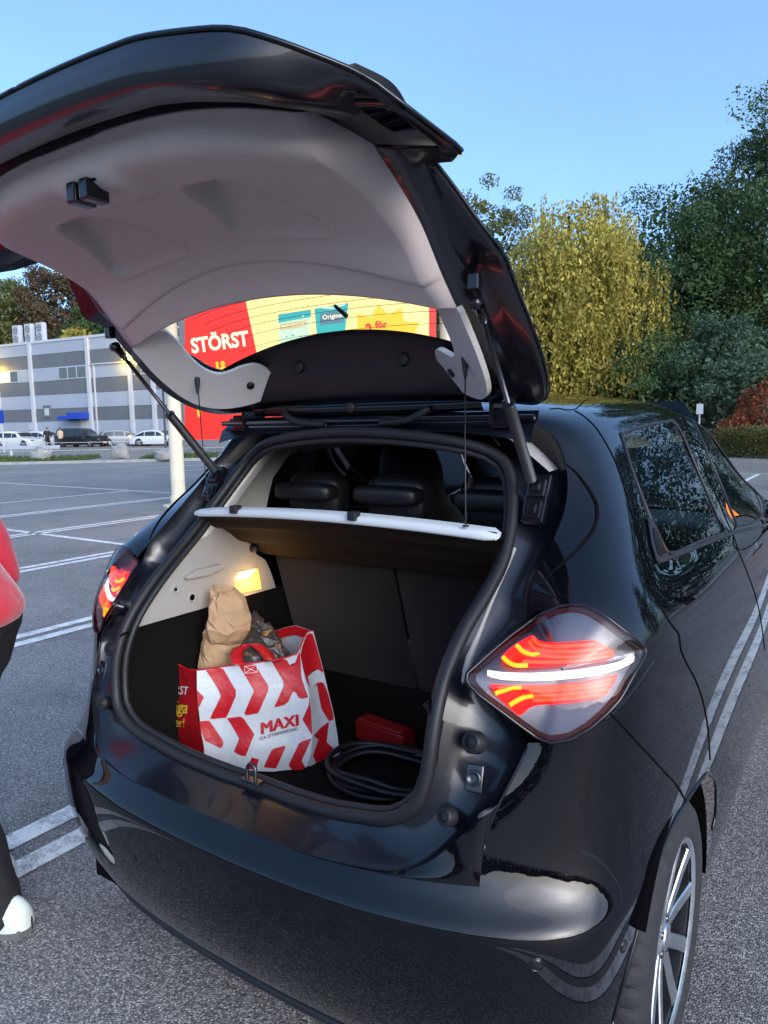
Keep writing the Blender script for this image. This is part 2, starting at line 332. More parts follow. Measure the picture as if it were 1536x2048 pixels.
for u in (3, 266):
    a = s_of(u); lb = wbox(a - .35, a + .35, 7.75, 8.1, .0, .5, 'wall_lamp', 'lamp_yellow'); l = bpy.data.lights.new('wall_lamp_light', 'POINT'); l.energy = 90 * EK; l.color = (1., .62, .08); l.shadow_soft_size = .2; lo_ = bpy.data.objects.new('wall_lamp_light', l); q = wp(a, 7.6, .9); lo_.location = q; link(lo_, wh)
# cable tray with brackets along the right hand bay
wbox(s_of(190), s_of(262), 7.55, 7.66, .03, .18, 'cable_tray', 'white_metal')
def ac_unit(u, n):
    p = wp(s_of(u), 10.31, -1.0) + WA
    o = empty('air_conditioner', p, math.atan2(wd_[1], wd_[0]), ('leftmost', 'middle', 'rightmost')[n] + ' white air conditioning unit with two fans on the warehouse roof', 'air conditioner', 'air conditioning units on the roof')
    m = MB(); m.box((0, 0, .95), (1.0, .5, 1.9)); m.build('casing', 'white_metal', o, smooth=False, bevel=.03)
    for z in (.5, 1.35):
        f = MB(); f.lathe([(.36, -.26), (.36, -.29), (.33, -.29), (.33, -.262)], (0, 0, z), 'y', 20); f.build('fan_ring', 'panel_dark', o)
        f = MB()
        for k in range(5):
            a = 2 * math.pi * k / 5; f.add([(0, -.263, z), (.31 * math.cos(a), -.27, z + .31 * math.sin(a)), (.31 * math.cos(a + .7), -.262, z + .31 * math.sin(a + .7))], [(0, 1, 2)])
        f.build('fan', 'panel_dark', o, smooth=False)
    for x in (-.4, .4): m = MB(); m.box((x, 0, -.0), (.08, .5, .06)); m.build('foot', 'panel_dark', o, smooth=False)
for i, u in enumerate((32, 56, 79)): ac_unit(u, i)

# --- illuminated billboard on two posts
def emi(name, c, s): mat(name, tuple(.25 * q for q in c), rough=.4, emis=c, estr=s * .72)
emi('sign_red', (.95, .016, .006), .42); emi('sign_cream', (1., .72, .27), .50); emi('sign_yellow', (1., .52, .01), .48); emi('sign_white', (1., .86, .58), .50); emi('sign_teal', (.02, .42, .42), .40); emi('sign_pale', (.55, .80, .55), .42); emi('sign_gold', (.62, .52, .26), .40); emi('sign_ink', (.10, .22, .30), .30)
mat('post_paint', (.62, .55, .40), rough=.6, var=.06, vscale=3)
BL, BR = depth(368, 870, 13.5), depth(874, 870, 13.5); bx = (BR - BL); bx[2] = 0; BW = np.linalg.norm(bx); bx /= BW; bnrm = np.cross(bx, [0, 0, 1.]); bnrm = bnrm if bnrm @ (CAM - BL) > 0 else -bnrm
BZ0, BZ1 = 1.20, 5.2
bb = empty('billboard', (BL[0], BL[1], 0), 0, 'bright red and yellow illuminated billboard on two posts seen through the raised rear window', 'billboard')
def bp_(u, v, lift=0.):
    q = on_plane(u, v, BL, bnrm); return q - np.array([BL[0], BL[1], 0]) + bnrm * lift
def bpoly(px_, lift, name, m_, par=None):
    P = [bp_(u, v, lift) for u, v in px_]; f = fill_poly([((p @ bx), p[2]) for p in P]); m = MB(); m.add(P, f); m.add([p - bnrm * .003 for p in P], []); return m.build(name, m_, par or bb, smooth=False)
m = MB(); q0 = np.array([0, 0, 0.]); m.prism([bx * 0 + np.array([0, 0, BZ0]), bx * BW + np.array([0, 0, BZ0]), bx * BW + np.array([0, 0, BZ1]), np.array([0, 0, BZ1])], -bnrm * .25); m.build('cabinet', 'panel_dark', bb, smooth=False, normals=True)
def vtop(u): return 430
face = bpoly([(370, 884), (872, 876), (872, 430), (370, 430)], .004, 'screen_face', 'sign_cream')
bpoly([(370, 884), (556, 881), (515, 712), (492, 605), (455, 430), (370, 430)], .010, 'red_field', 'sign_red', face)
bpoly([(858, 876), (872, 876), (872, 430), (858, 430)], .010, 'red_border', 'sign_red', face)
bpoly([(556, 881), (858, 876), (858, 800), (538, 806)], .010, 'red_footer', 'sign_red', face)
bpoly([(557, 629), (622, 619), (618, 700), (560, 705)], .010, 'pack_picture', 'sign_pale', face); bpoly([(557, 629), (622, 619), (622, 634), (557, 646)], .014, 'pack_band', 'sign_teal', face); bpoly([(560, 648), (614, 640), (612, 654), (560, 661)], .014, 'pack_ribbon', 'sign_gold', face)
rr_ = random.Random(4)
for k in range(26):
    u, v = rr_.uniform(563, 614), rr_.uniform(632, 698)
    if 638 < v < 662: continue
    w_ = rr_.uniform(1.5, 4); bpoly([(u - w_, v), (u, v - w_ * .8), (u + w_, v), (u, v + w_ * .8)], .016, 'pack_fleck', rr_.choice(('sign_teal', 'sign_ink', 'sign_white')), face)
bpoly([(629, 618), (697, 606), (690, 666), (634, 672)], .010, 'pack_picture', 'sign_teal', face); bpoly([(640, 628), (690, 619), (687, 645), (640, 650)], .014, 'pack_band', 'sign_ink', face); bpoly([(634, 612), (664, 614), (690, 608), (690, 611), (664, 619), (634, 616)], .016, 'pack_swirl', 'sign_pale', face)
sb = []
for k in range(22):
    a = 2 * math.pi * k / 22; r = 62 if k % 2 else 84; sb.append((768 + r * math.cos(a), 688 + r * .95 * math.sin(a)))
bpoly(sb, .010, 'starburst', 'sign_yellow', face)
def btext(t, u, v, wpx, ang, m_, bold=.03, lift=.02, hs=1.):
    vv, ff = text_mesh(t, 1., bold); xs = [p[0] for p in vv]; k = wpx / (max(xs) - min(xs)); ca, sa = math.cos(ang), math.sin(ang); m = MB(); m.add([bp_(u + k * (x * ca + y * hs * sa), v + k * (x * sa - y * hs * ca), lift) for x, y, _ in vv], ff); m.build('lettering', m_, face, smooth=False)
btext('STÖRST', 440, 686, 116, -.14, 'sign_white', .035, hs=1.25); btext('på låga', 438, 742, 100, -.14, 'sign_yellow', .03, hs=1.2); btext('för', 762, 650, 25, -.05, 'sign_red', .04); btext('2', 738, 662, 14, -.05, 'sign_red', .04, hs=1.3); btext('Original', 665, 633, 40, -.14, 'sign_white', .01); btext('Extra whitening', 586, 651, 44, -.12, 'sign_white', .0)
btext('priser!', 445, 800, 105, -.14, 'sign_yellow', .03, hs=1.2)
for z_ in (BZ0, BZ1):
    m = MB(); m.prism([bx * -.04 + np.array([0, 0, z_ - .05]), bx * (BW + .04) + np.array([0, 0, z_ - .05]), bx * (BW + .04) + np.array([0, 0, z_ + .05]), bx * -.04 + np.array([0, 0, z_ + .05])], bnrm * .03); m.build('frame_rail', 'panel_dark', bb, smooth=False, normals=True)
for s in (-.16, BW + .19):
    for z_ in (1.6, 3.2, 4.8): m = MB(); m.prism([bx * (s - .15) + np.array([0, 0, z_]), bx * (s + .15) + np.array([0, 0, z_]), bx * (s + .15) + np.array([0, 0, z_ + .12]), bx * (s - .15) + np.array([0, 0, z_ + .12])], -bnrm * .2); m.build('bracket', 'panel_dark', bb, smooth=False, normals=True)
    m = MB(); m.lathe([(.3, 0), (.3, .03), (.16, .035), (.15, .2), (.131, .22)], bx * s, 'z', 20); m.build('base_plate', 'post_paint', bb, auto=40)
    m = MB(); m.tube([bx * s + np.array([0, 0, 0]), bx * s + np.array([0, 0, 5.6])], .13, 20); m.build('post', 'post_paint', bb)

# --- parked cars by the warehouse
mat('car_white', (.60, .62, .64), rough=.25, coat=.6); mat('car_black', (.012, .012, .014), rough=.25, coat=.6); mat('car_grey', (.22, .26, .29), rough=.3, coat=.6); mat('car_glass', (.02, .024, .028), rough=.08, spec=.8); mat('car_rubber', (.015, .015, .016), rough=.8); mat('car_alloy', (.4, .41, .43), rough=.4, metal=.8)
mat('tail_on', (.5, .02, .01), emis=(1., .05, .02), estr=1.6); mat('tail_amber', (.6, .2, .02), emis=(1., .28, .04), estr=1.6); mat('lamp_off', (.15, .0, .0), rough=.3); mat('plate', (.75, .74, .6), rough=.5); mat('head_on', (.9, .85, .7), emis=(1., .85, .6), estr=1.2)
def bg_car(loc, rz, body, kind, label, lights='tail'):
    """small parked car; x along its length, front at +x"""
    Ln, Wd, Ht = {'wagon': (4.7, .90, 1.46), 'suv': (4.65, .93, 1.70), 'hatch': (4.2, .88, 1.47), 'sedan': (4.7, .92, 1.44)}[kind]
    o = empty('parked_car', loc, rz, label, 'car', 'cars parked along the warehouse'); h = Ln / 2
    roof = {'wagon': [(-.97, .62), (-.90, .95), (-.55, 1.0), (.0, 1.0), (.20, .95), (.46, .66), (.92, .54), (1., .40)], 'suv': [(-.98, .62), (-.92, .95), (-.6, 1.), (.05, .99), (.22, .94), (.46, .68), (.94, .58), (1., .42)],
            'hatch': [(-.98, .62), (-.85, .9), (-.5, 1.), (-.05, 1.), (.2, .92), (.48, .66), (.92, .54), (1., .40)], 'sedan': [(-.99, .60), (-.86, .70), (-.45, .96), (-.1, 1.), (.12, .96), (.46, .66), (.92, .52), (1., .40)]}[kind]
    belt = [(-.99, .58), (-.5, .60), (.0, .60), (.46, .60), (.92, .50), (1., .38)]
    xs = np.linspace(-1, 1, 33); rx, rz_ = zip(*roof); bx_, bz_ = zip(*belt); rows_ = []
    for x in xs:
        zt = np.interp(x, rx, rz_) * Ht; zb_ = min(np.interp(x, bx_, bz_) * Ht, zt - .01); w0 = Wd * (1 - .16 * abs(x) ** 6); wt = w0 * (.78 if zt > zb_ + .1 else .95)
        rows_.append([(x * h, s * w, z) for s, w, z in ((1, w0 * .93, .22), (1, w0, .45), (1, w0 * .98, zb_), (1, wt, zt - .06 * (zt > zb_ + .1)), (1, wt * .8, zt), (-1, wt * .8, zt), (-1, wt, zt - .06 * (zt > zb_ + .1)), (-1, w0 * .98, zb_), (-1, w0, .45), (-1, w0 * .93, .22))])
    m = MB(); m.grid(np.array(rows_)); m.add(rows_[0], [tuple(range(9, -1, -1))]); m.add(rows_[-1], [tuple(range(10))]); m.build('body', body, o, weld=True, normals=True, auto=35)
    for s in (1, -1):
        for a, b in ((-.80, -.40), (-.37, .02), (.05, .33)):
            P = []
            for x in np.linspace(a, b, 6): zt = np.interp(x, rx, rz_) * Ht; zb_ = np.interp(x, bx_, bz_) * Ht; P.append((x * h, zb_, zt))
            q = [(p[0], s * (Wd * (.98 - .2 * .12) + .012), p[1] + .05) for p in P]; t = [(p[0], s * (Wd * .82 + .012), max(p[1] + .06, p[2] - .13)) for p in P]
            m = MB(); m.grid(np.array([q, t])); m.build('side_window', 'car_glass', o, smooth=False)
    zr = np.interp(-.9, rx, rz_) * Ht
    for (x0, z0), (x1, z1), nm in ((((-.985 if kind != 'sedan' else -.84), .64), ((-.915 if kind != 'sedan' else -.5), .90), 'rear_window'), ((.43, .69), (.21, .92), 'windscreen')):
        m = MB(); ex = -.02 if x0 < 0 else .03; m.add([(x0 * h + ex, -.70, z0 * Ht + .02), (x0 * h + ex, .70, z0 * Ht + .02), (x1 * h + ex, .60, z1 * Ht + .02), (x1 * h + ex, -.60, z1 * Ht + .02)], [(0, 1, 2, 3)]); m.build(nm, 'car_glass', o, smooth=False)
    for x in (-.60, .62):
        for s in (1, -1):
            w_ = empty('wheel', (x * h, s * (Wd - .09), .33)); w_.parent = o; m = MB(); m.lathe([(.2, .1 * s), (.3, .11 * s), (.33, .07 * s), (.33, -.1 * s), (.2, -.1 * s)], axis='y', n=24); m.build('tyre', 'car_rubber', w_); m = MB()
            for k in range(5):
                a = 2 * math.pi * k / 5; m.add([(.03 * math.cos(a + 1.5), .105 * s, .03 * math.sin(a + 1.5)), (.2 * math.cos(a + .15), .10 * s, .2 * math.sin(a + .15)), (.2 * math.cos(a - .15), .10 * s, .2 * math.sin(a - .15)), (.03 * math.cos(a - 1.5), .105 * s, .03 * math.sin(a - 1.5))], [(0, 1, 2, 3)])
            m.build('rim', 'car_alloy', w_, smooth=False)
            m = MB(); m.lathe([(.0, .115 * s), (.345, .115 * s)], (x * h, s * (Wd - .11), .34), 'y', 24) if False else m.add([(x * h + .37 * math.cos(a), s * (Wd * .985 + .004), .34 + .37 * math.sin(a)) for a in np.linspace(0, math.pi, 14)], [tuple(range(14))]); m.build('arch', 'car_rubber', o, smooth=False)
    for s in (1, -1):
        m = MB(); m.box((-h * .985, s * .66, .92), (.10, .30, .14)); m.build('tail_light', 'tail_on' if (lights == 'tail' and s > 0) else 'tail_amber' if lights == 'tail' else 'lamp_off', o, smooth=False, bevel=.02)
        m = MB(); m.box((h * .965, s * .64, .68), (.16, .30, .12)); m.build('headlight', 'head_on' if lights == 'head' else 'car_alloy', o, smooth=False, bevel=.02)
    for x in (-h - .01, h + .01): m = MB(); m.box((x, 0, .62 if x < 0 else .42), (.02, .5, .11)); m.build('number_plate', 'plate', o, smooth=False)
    return o
AW = math.atan2(wd_[1], wd_[0])
bg_car(gpos(38, 63), AW + .12, 'car_white', 'wagon', 'white estate car parked side on at the far left by the warehouse', 'off')
bg_car(gpos(165, 63), AW + .2, 'car_black', 'suv', 'black off-road car parked beside two people at the warehouse', 'off')
bg_car(gpos(90, 66), AW + .1, 'car_white', 'hatch', 'white car half hidden behind the black off-road car', 'off')
bg_car(gpos(250, 64), AW + .75, 'car_grey', 'hatch', 'grey hatchback parked beside the white saloon with lit rear lights', 'head')
bg_car(gpos(318, 62), AW + .35, 'car_white', 'sedan', 'white saloon with lit rear lights left of the billboard post', 'tail')
# --- boulders and rail along the verge
mat('boulder', (.30, .29, .27), rough=.9, var=.3, vscale=3, bump=.6, bscale=6)
def boulder(u, v, dx, dz, seed, label):
    p = at(u, v, z=.08); rn = random.Random(seed); ph = [(rn.uniform(0, 6), rn.uniform(.5, 2.5), rn.uniform(.5, 2.5), rn.uniform(.5, 2.5)) for _ in range(7)]; P = []
    for i in range(15):
        f = -math.pi / 2 + math.pi * i / 14; row = []
        for j in range(24):
            g_ = 2 * math.pi * j / 24; d = np.array([math.cos(f) * math.cos(g_), math.cos(f) * math.sin(g_), math.sin(f)]); k = 1 + .10 * sum(math.sin(a + 2 * (b * d[0] + c * d[1] + e * d[2])) for a, b, c, e in ph) / 2; d = np.sign(d) * abs(d) ** .8
            row.append((p[0] + dx * k * d[0], p[1] + dx * .8 * k * d[1], max(.05, .05 + dz * (k * d[2] + .75))))
        P.append(row)
    m = MB(); m.grid(np.array(P), cv=True); m.build('boulder', 'boulder', None, label=label, cat='boulder', group='boulders along the verge', auto=40)
boulder(83, 921, .50, .36, 1, 'brownish boulder on the verge below the white estate car'); boulder(241, 917, .48, .42, 2, 'rounded pale boulder on the grass below the grey hatchback'); boulder(333, 919, .58, .30, 5, 'wide low boulder on the grass beside the billboard post')
rl = empty('guard_rail', gpos(20, 38), math.atan2(vd[1], vd[0]), 'galvanised guard rail at the far left of the verge', 'guard rail'); m = MB(); m.box((-2, 0, .60), (9, .05, .20)); m.build('beam', 'panel_light', rl, smooth=False, bevel=.02)
for k in range(5): m = MB(); m.box((-6 + 2 * k, .06, .35), (.1, .08, .7)); m.build('post', 'white_metal', rl, smooth=False)
fr_ = empty('wire_fence', V0.tolist() + [0], math.atan2(vd[1], vd[0]), 'low thin post and wire fence along the far side of the verge', 'fence')
for k in range(20): m = MB(); m.tube([(-6 + 3.2 * k, 5.4, 0), (-6 + 3.2 * k, 5.4, .9)], .03, 6); m.build('post', 'white_metal', fr_)
for z in (.45, .85): m = MB(); m.tube([(-6, 5.4, z), (55, 5.4, z)], .012, 5); m.build('wire', 'white_metal', fr_)
# street poles
mat('pole_dark', (.05, .055, .06), rough=.5)
lp = empty('lamp_post', gpos(331, 52), 0, 'thin dark lamp post in front of the white saloon', 'lamp post'); m = MB(); m.tube([(0, 0, 0), (0, 0, 1.2), (0, 0, 7.2)], [.10, .075, .05], 10); m.build('pole', 'pole_dark', lp); m = MB(); m.box((.35, 0, 7.2), (.8, .22, .12)); m.build('lamp_head', 'pole_dark', lp, smooth=False, bevel=.02)
ss = empty('road_sign', gpos(7, 50), AW, 'blue road sign on a thin post at the left edge of the view', 'sign'); m = MB(); m.tube([(0, 0, 0), (0, 0, 3.1)], .05, 8); m.build('post', 'white_metal', ss); m = MB(); m.box((0, -.06, 2.5), (.62, .03, .9)); m.build('sign_plate', 'blue_sheet', ss, smooth=False)
s2 = empty('parking_sign', gpos(1397, 30), .3, 'small blue and white sign on a post in front of the dark trees', 'sign'); m = MB(); m.tube([(0, 0, 0), (0, 0, 2.2)], .04, 8); m.build('post', 'white_metal', s2); m = MB(); m.box((0, -.05, 1.95), (.26, .03, .42)); m.build('sign_plate', 'panel_light', s2, smooth=False)

# orange traffic board ahead of the car, just beyond the right edge; it glints in the doors
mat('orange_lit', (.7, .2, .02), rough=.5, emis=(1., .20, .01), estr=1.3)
ob = empty('traffic_board', (2.6, 12.8, 0), .1, 'bright orange traffic board ahead of the car beyond the right edge', 'sign'); m = MB(); m.tube([(0, 0, 0), (0, 0, 1.7)], .03, 8); m.build('post', 'white_metal', ob); m = MB(); m.box((0, -.05, 1.2), (.45, .03, 1.0)); m.build('board', 'orange_lit', ob, smooth=False, bevel=.01); m = MB(); m.box((0, 0, .05), (.5, .4, .1)); m.build('foot', 'pole_dark', ob, smooth=False, bevel=.02)
# ================================================================== trees
def leaf_mat(name, cols, rough=.6):
    m = bpy.data.materials.new(name); m.use_nodes = True; t = m.node_tree; b = t.nodes['Principled BSDF']; L = t.links.new; g_ = t.nodes.new('ShaderNodeNewGeometry'); r = t.nodes.new('ShaderNodeValToRGB'); L(g_.outputs['Random Per Island'], r.inputs[0])
    r.color_ramp.elements[0].color = (*cols[0], 1); r.color_ramp.elements[1].color = (*cols[-1], 1)
    for k, c in enumerate(cols[1:-1]): e = r.color_ramp.elements.new((k + 1) / (len(cols) - 1)); e.color = (*c, 1)
    tc = t.nodes.new('ShaderNodeTexCoord'); no = t.nodes.new('ShaderNodeTexNoise'); no.inputs['Scale'].default_value = .55; no.inputs['Detail'].default_value = 3; L(tc.outputs['Object'], no.inputs['Vector']); mr = t.nodes.new('ShaderNodeMapRange'); mr.inputs[1].default_value = .35; mr.inputs[2].default_value = .65; mr.inputs[3].default_value = .70; mr.inputs[4].default_value = 1.30; L(no.outputs['Fac'], mr.inputs[0])
    hs = t.nodes.new('ShaderNodeHueSaturation'); L(mr.outputs[0], hs.inputs['Value']); L(r.outputs[0], hs.inputs['Color']); r = hs
    L(r.outputs[0], b.inputs['Base Color']); b.inputs['Roughness'].default_value = rough; b.inputs['Specular IOR Level'].default_value = .25
    tr = t.nodes.new('ShaderNodeBsdfTranslucent'); L(r.outputs[0], tr.inputs[0]); mx = t.nodes.new('ShaderNodeMixShader'); mx.inputs[0].default_value = .3; out = t.nodes['Material Output']; L(b.outputs[0], mx.inputs[1]); L(tr.outputs[0], mx.inputs[2]); L(mx.outputs[0], out.inputs[0]); MAT[name] = m
leaf_mat('leaf_green', [(0.042, 0.075, 0.026), (0.075, 0.128, 0.045), (0.057, 0.104, 0.042), (0.113, 0.161, 0.061)]); leaf_mat('leaf_blue', [(0.042, 0.080, 0.049), (0.075, 0.128, 0.080), (0.104, 0.161, 0.094)]); leaf_mat('leaf_yellow', [(0.34, 0.31, 0.07), (0.24, 0.235, 0.052), (0.42, 0.36, 0.072), (0.55, 0.43, 0.09), (0.28, 0.265, 0.068)]); leaf_mat('leaf_olive', [(0.094, 0.117, 0.033), (0.170, 0.180, 0.057), (0.132, 0.142, 0.045)]); leaf_mat('leaf_brown', [(0.094, 0.067, 0.038), (0.142, 0.090, 0.052), (0.075, 0.080, 0.038)]); leaf_mat('leaf_red', [(0.312, 0.069, 0.039), (0.468, 0.098, 0.058), (0.234, 0.098, 0.050), (0.195, 0.137, 0.058)])
mat('bark', (.055, .045, .036), rough=.95, var=.3, vscale=4, bump=.5, bscale=12)
NRG = np.random.default_rng(11)
def quads(C, size, droop=0.):
    """one small leaf spray per centre"""
    n = len(C); a = NRG.normal(size=(n, 3)); a[:, 2] = a[:, 2] * (1 - droop) - droop * 2.2; a /= np.linalg.norm(a, axis=1)[:, None]; b = NRG.normal(size=(n, 3)); b -= a * (a * b).sum(1)[:, None]; b /= np.linalg.norm(b, axis=1)[:, None]
    s = size * NRG.uniform(.6, 1.35, (n, 1)); w_ = s * NRG.uniform(.35, .6, (n, 1)); V = np.stack([C - a * s * .5, C + b * w_ * .5 + a * s * .05, C + a * s * .5, C - b * w_ * .5 + a * s * .05], 1).reshape(-1, 3); F_ = np.arange(4 * n).reshape(n, 4); return V, F_
def build_np(name, V, F_, m_, parent):
    me = bpy.data.meshes.new(name); me.vertices.add(len(V)); me.vertices.foreach_set('co', V.astype(np.float32).ravel()); n, k = F_.shape; me.loops.add(n * k); me.loops.foreach_set('vertex_index', F_.astype(np.int32).ravel()); me.polygons.add(n); me.polygons.foreach_set('loop_start', np.arange(0, n * k, k, dtype=np.int32)); me.polygons.foreach_set('loop_total', np.full(n, k, dtype=np.int32)); me.materials.append(MAT[m_]); me.update(calc_edges=True); me.validate(); o = bpy.data.objects.new(name, me); link(o, parent); return o
def tree(u, dist, H, W, m_, label, n=9000, leaf=.30, base=.18, weep=False, clumps=90, seed=1, group='trees around the car park', loc=None, name='broadleaf_tree', lumps=.16):
    global NRG
    NRG = np.random.default_rng(seed); p = gpos(u, dist) if loc is None else np.array(loc, float); o = empty(name, p, 0, label, 'tree', group); rn = random.Random(seed)
    m = MB(); m.tube(spline([(0, 0, -.1), (rn.uniform(-.2, .2), rn.uniform(-.2, .2), H * .35), (rn.uniform(-.4, .4), rn.uniform(-.4, .4), H * .85)], 5), [H * .022 * (1 - .8 * k / 10) for k in range(11)], 8)
    for k in range(9):
        a = k * 2.4; z0 = H * rn.uniform(.25, .6); r = W * rn.uniform(.4, .75); m.tube(spline([(0, 0, z0), (r * .45 * math.cos(a), r * .45 * math.sin(a), z0 + H * .10), (r * math.cos(a), r * math.sin(a), z0 + H * rn.uniform(.12, .25))], 4), [H * .008 * (1 - .8 * q / 8) for q in range(9)], 6)
    m.build('trunk', 'bark', o)
    # clump centres on and inside an uneven egg
    d = NRG.normal(size=(clumps, 3)); d /= np.linalg.norm(d, axis=1)[:, None]; ph = NRG.uniform(0, 6.28, (5, 1)); fr3 = NRG.normal(size=(5, 3)) * 2.2; k = 1 + lumps * np.sin(d @ fr3.T + ph.T).sum(1) / 1.6; r = NRG.uniform(.45, 1., clumps) ** .5 * k
    cz = H * (base + (1 - base) / 2); hz = H * (1 - base) / 2; z_ = d[:, 2] * r; taper = 1 - .35 * np.clip(z_, 0, 1) ** 1.5; Cc = np.stack([d[:, 0] * r * W * taper, d[:, 1] * r * W * taper, cz + z_ * hz], 1)
    per = n // clumps; cs = W * NRG.uniform(.17, .30, clumps); P = []
    for c, s in zip(Cc, cs):
        q = NRG.normal(size=(per, 3)); q /= np.linalg.norm(q, axis=1)[:, None]; q *= (NRG.uniform(.05, 1, per) ** .45)[:, None] * np.array([s, s, s * .72])
        if weep:                                            # hanging strands with leaves strung along them
            ns = max(4, per // 26); st0 = c + q[:ns] * .9; ln_ = NRG.uniform(.5, 1., ns) * s * 3.0; k_ = NRG.integers(0, ns, per); f_ = NRG.uniform(0, 1, per); sway = NRG.normal(size=(ns, 2)) * .12
            q = st0[k_] - c; q[:, 2] -= f_ * ln_[k_]; q[:, :2] += sway[k_] * (f_ ** 1.5)[:, None] + NRG.normal(size=(per, 2)) * .045
        P.append(c + q)
    P = np.concatenate(P); P = P[P[:, 2] > (.3 if not weep else .5)]; V, F_ = quads(P, leaf, .85 if weep else .05)
    # broad inner sprays that close the crown
    nf = n // (5 if weep else 8); d = NRG.normal(size=(nf, 3)); d /= np.linalg.norm(d, axis=1)[:, None]; r = NRG.uniform(.0, .80, nf) ** .5; z_ = d[:, 2] * r; tp = 1 - .35 * np.clip(z_, 0, 1) ** 1.5
    Pf = np.stack([d[:, 0] * r * W * tp, d[:, 1] * r * W * tp, cz + z_ * hz * (1.0 if not weep else .9)], 1); Pf = Pf[Pf[:, 2] > .4]; V2, F2 = quads(Pf, leaf * (1.5 if weep else 2.2), .5 if weep else .2); V, F_ = np.concatenate([V, V2]), np.concatenate([F_, F2 + len(V)])
    build_np('crown', V, F_, m_, o); return o
# right hand group
tree(1128, 36, 13.4, 4.2, 'leaf_yellow', 'yellowing weeping birch, the palest tree behind the car', 70000, .17, .05, True, 150, 21, lumps=.2, name='weeping_birch')
tree(960, 48, 17.0, 3.4, 'leaf_olive', 'slim open tree rising behind the raised tailgate', 12000, .22, .15, False, 80, 22)
tree(1240, 50, 14.5, 4.5, 'leaf_green', 'dark tree showing between the birch and the big green tree', 18000, .24, .1, False, 90, 23)
tree(1365, 40, 14.8, 5.0, 'leaf_green', 'broad dark green tree right of the birch', 40000, .19, .04, False, 190, 24)
tree(1470, 44, 17.2, 4.6, 'leaf_blue', 'tall blue-green tree near the right edge', 30000, .20, .05, False, 160, 25)
tree(1590, 38, 19.5, 5.4, 'leaf_green', 'tallest dark tree cut off by the right edge of the view', 34000, .20, .04, False, 170, 26)
tree(1440, 33, 6.4, 3.0, 'leaf_blue', 'low blue-green bushy tree above the red shrub', 18000, .16, .02, False, 80, 27, name='bushy_tree')
tree(1290, 35, 6.0, 3.3, 'leaf_green', 'low dark bushy tree under the big green tree', 18000, .16, .03, False, 80, 28, name='bushy_tree')
tree(1180, 40, 6.5, 4.0, 'leaf_green', 'low dark bushy tree in the shade below the birch', 18000, .16, .03, False, 80, 29, name='bushy_tree')
tree(1040, 40, 8.0, 3.6, 'leaf_olive', 'low olive tree half hidden by the tailgate edge', 18000, .16, .03, False, 70, 30, name='bushy_tree')
tree(880, 50, 12.0, 4.5, 'leaf_green', 'green tree behind the billboard, seen beside its post', 7000, .3, .05, False, 70, 31)
# trees beyond the frame that go on round the car park and show in the paint
for i, (x, y, H, W, lb) in enumerate(((4, 42, 17, 5.2, 'dark tree just beyond the right edge, next to the tallest one'), (13, 40, 15, 5, 'second dark tree beyond the right edge of the view'), (22, 36, 16, 5.5, 'third dark tree beyond the right edge of the view'))):
    tree(0, 0, H, W, ('leaf_green', 'leaf_blue')[i % 2], lb, 30000, .2, .03, False, 160, 40 + i, 'tree row on the right', (x, y, 0))
# behind the warehouse
tree(45, 92, 21.5, 6.2, 'leaf_olive', 'green tree behind the three roof units', 26000, .36, .1, False, 160, 51)
tree(-40, 92, 17.5, 6.0, 'leaf_green', 'dark green tree at the left edge behind the warehouse', 16000, .38, .1, False, 110, 52)
tree(128, 90, 21.8, 5.0, 'leaf_brown', 'brownish tree behind the warehouse roof', 20000, .36, .1, False, 130, 53)
tree(165, 84, 14.5, 3.6, 'leaf_yellow', 'yellowish tree low behind the warehouse roof', 12000, .32, .1, False, 80, 54)
tree(215, 88, 18.5, 5.0, 'leaf_green', 'dark tree next to the brownish one behind the warehouse', 18000, .36, .1, False, 110, 55)
tree(310, 88, 17.5, 6.0, 'leaf_green', 'green tree behind the warehouse, hidden by the tailgate corner', 7000, .5, .1, False, 80, 56)
tree(420, 86, 15, 6, 'leaf_olive', 'olive tree behind the warehouse next to the billboard', 6000, .5, .1, False, 70, 57)
# shrubs and hedge at the right edge
def shrub(u, dist, W, D, H, m_, label, name, n, leaf, seed, box=False, cat='shrub'):
    global NRG
    NRG = np.random.default_rng(seed); p = gpos(u, dist); o = empty(name, p, -.5, label, cat)
    if box: P = np.stack([NRG.uniform(-W, W, n), NRG.uniform(-D, D, n), NRG.uniform(.03, H, n)], 1); P += NRG.normal(size=P.shape) * .05
    else:
        d = NRG.normal(size=(n, 3)); d /= np.linalg.norm(d, axis=1)[:, None]; r = NRG.uniform(.5, 1, n) ** .4 * (1 + .15 * np.sin(d[:, 0] * 5) + .12 * np.sin(d[:, 1] * 7 + d[:, 2] * 4)); P = np.stack([d[:, 0] * r * W, d[:, 1] * r * D, H * .5 + d[:, 2] * r * H * .5], 1); P = P[P[:, 2] > .02]
    V, F_ = quads(P, leaf); build_np('foliage', V, F_, m_, o); m = MB()
    for k in range(5): a = k * 1.3; m.tube([(0.1 * math.cos(a), .1 * math.sin(a), 0), (W * .5 * math.cos(a), D * .5 * math.sin(a), H * .7)], [.04, .01], 5)
    m.build('stem', 'bark', o) if not box else None
shrub(1535, 29.5, 1.25, 1.1, 3.1, 'leaf_red', 'red autumn shrub above the clipped hedge at the right edge', 'red_shrub', 6000, .13, 61); shrub(1472, 29.5, .8, .8, 1.7, 'leaf_red', 'smaller reddish shrub left of the big red shrub', 'red_shrub', 3500, .12, 62)
shrub(1560, 27.0, 2.6, .55, 1.2, 'leaf_olive', 'clipped green hedge at the edge of the car park', 'hedge', 14000, .09, 63, True, 'hedge')
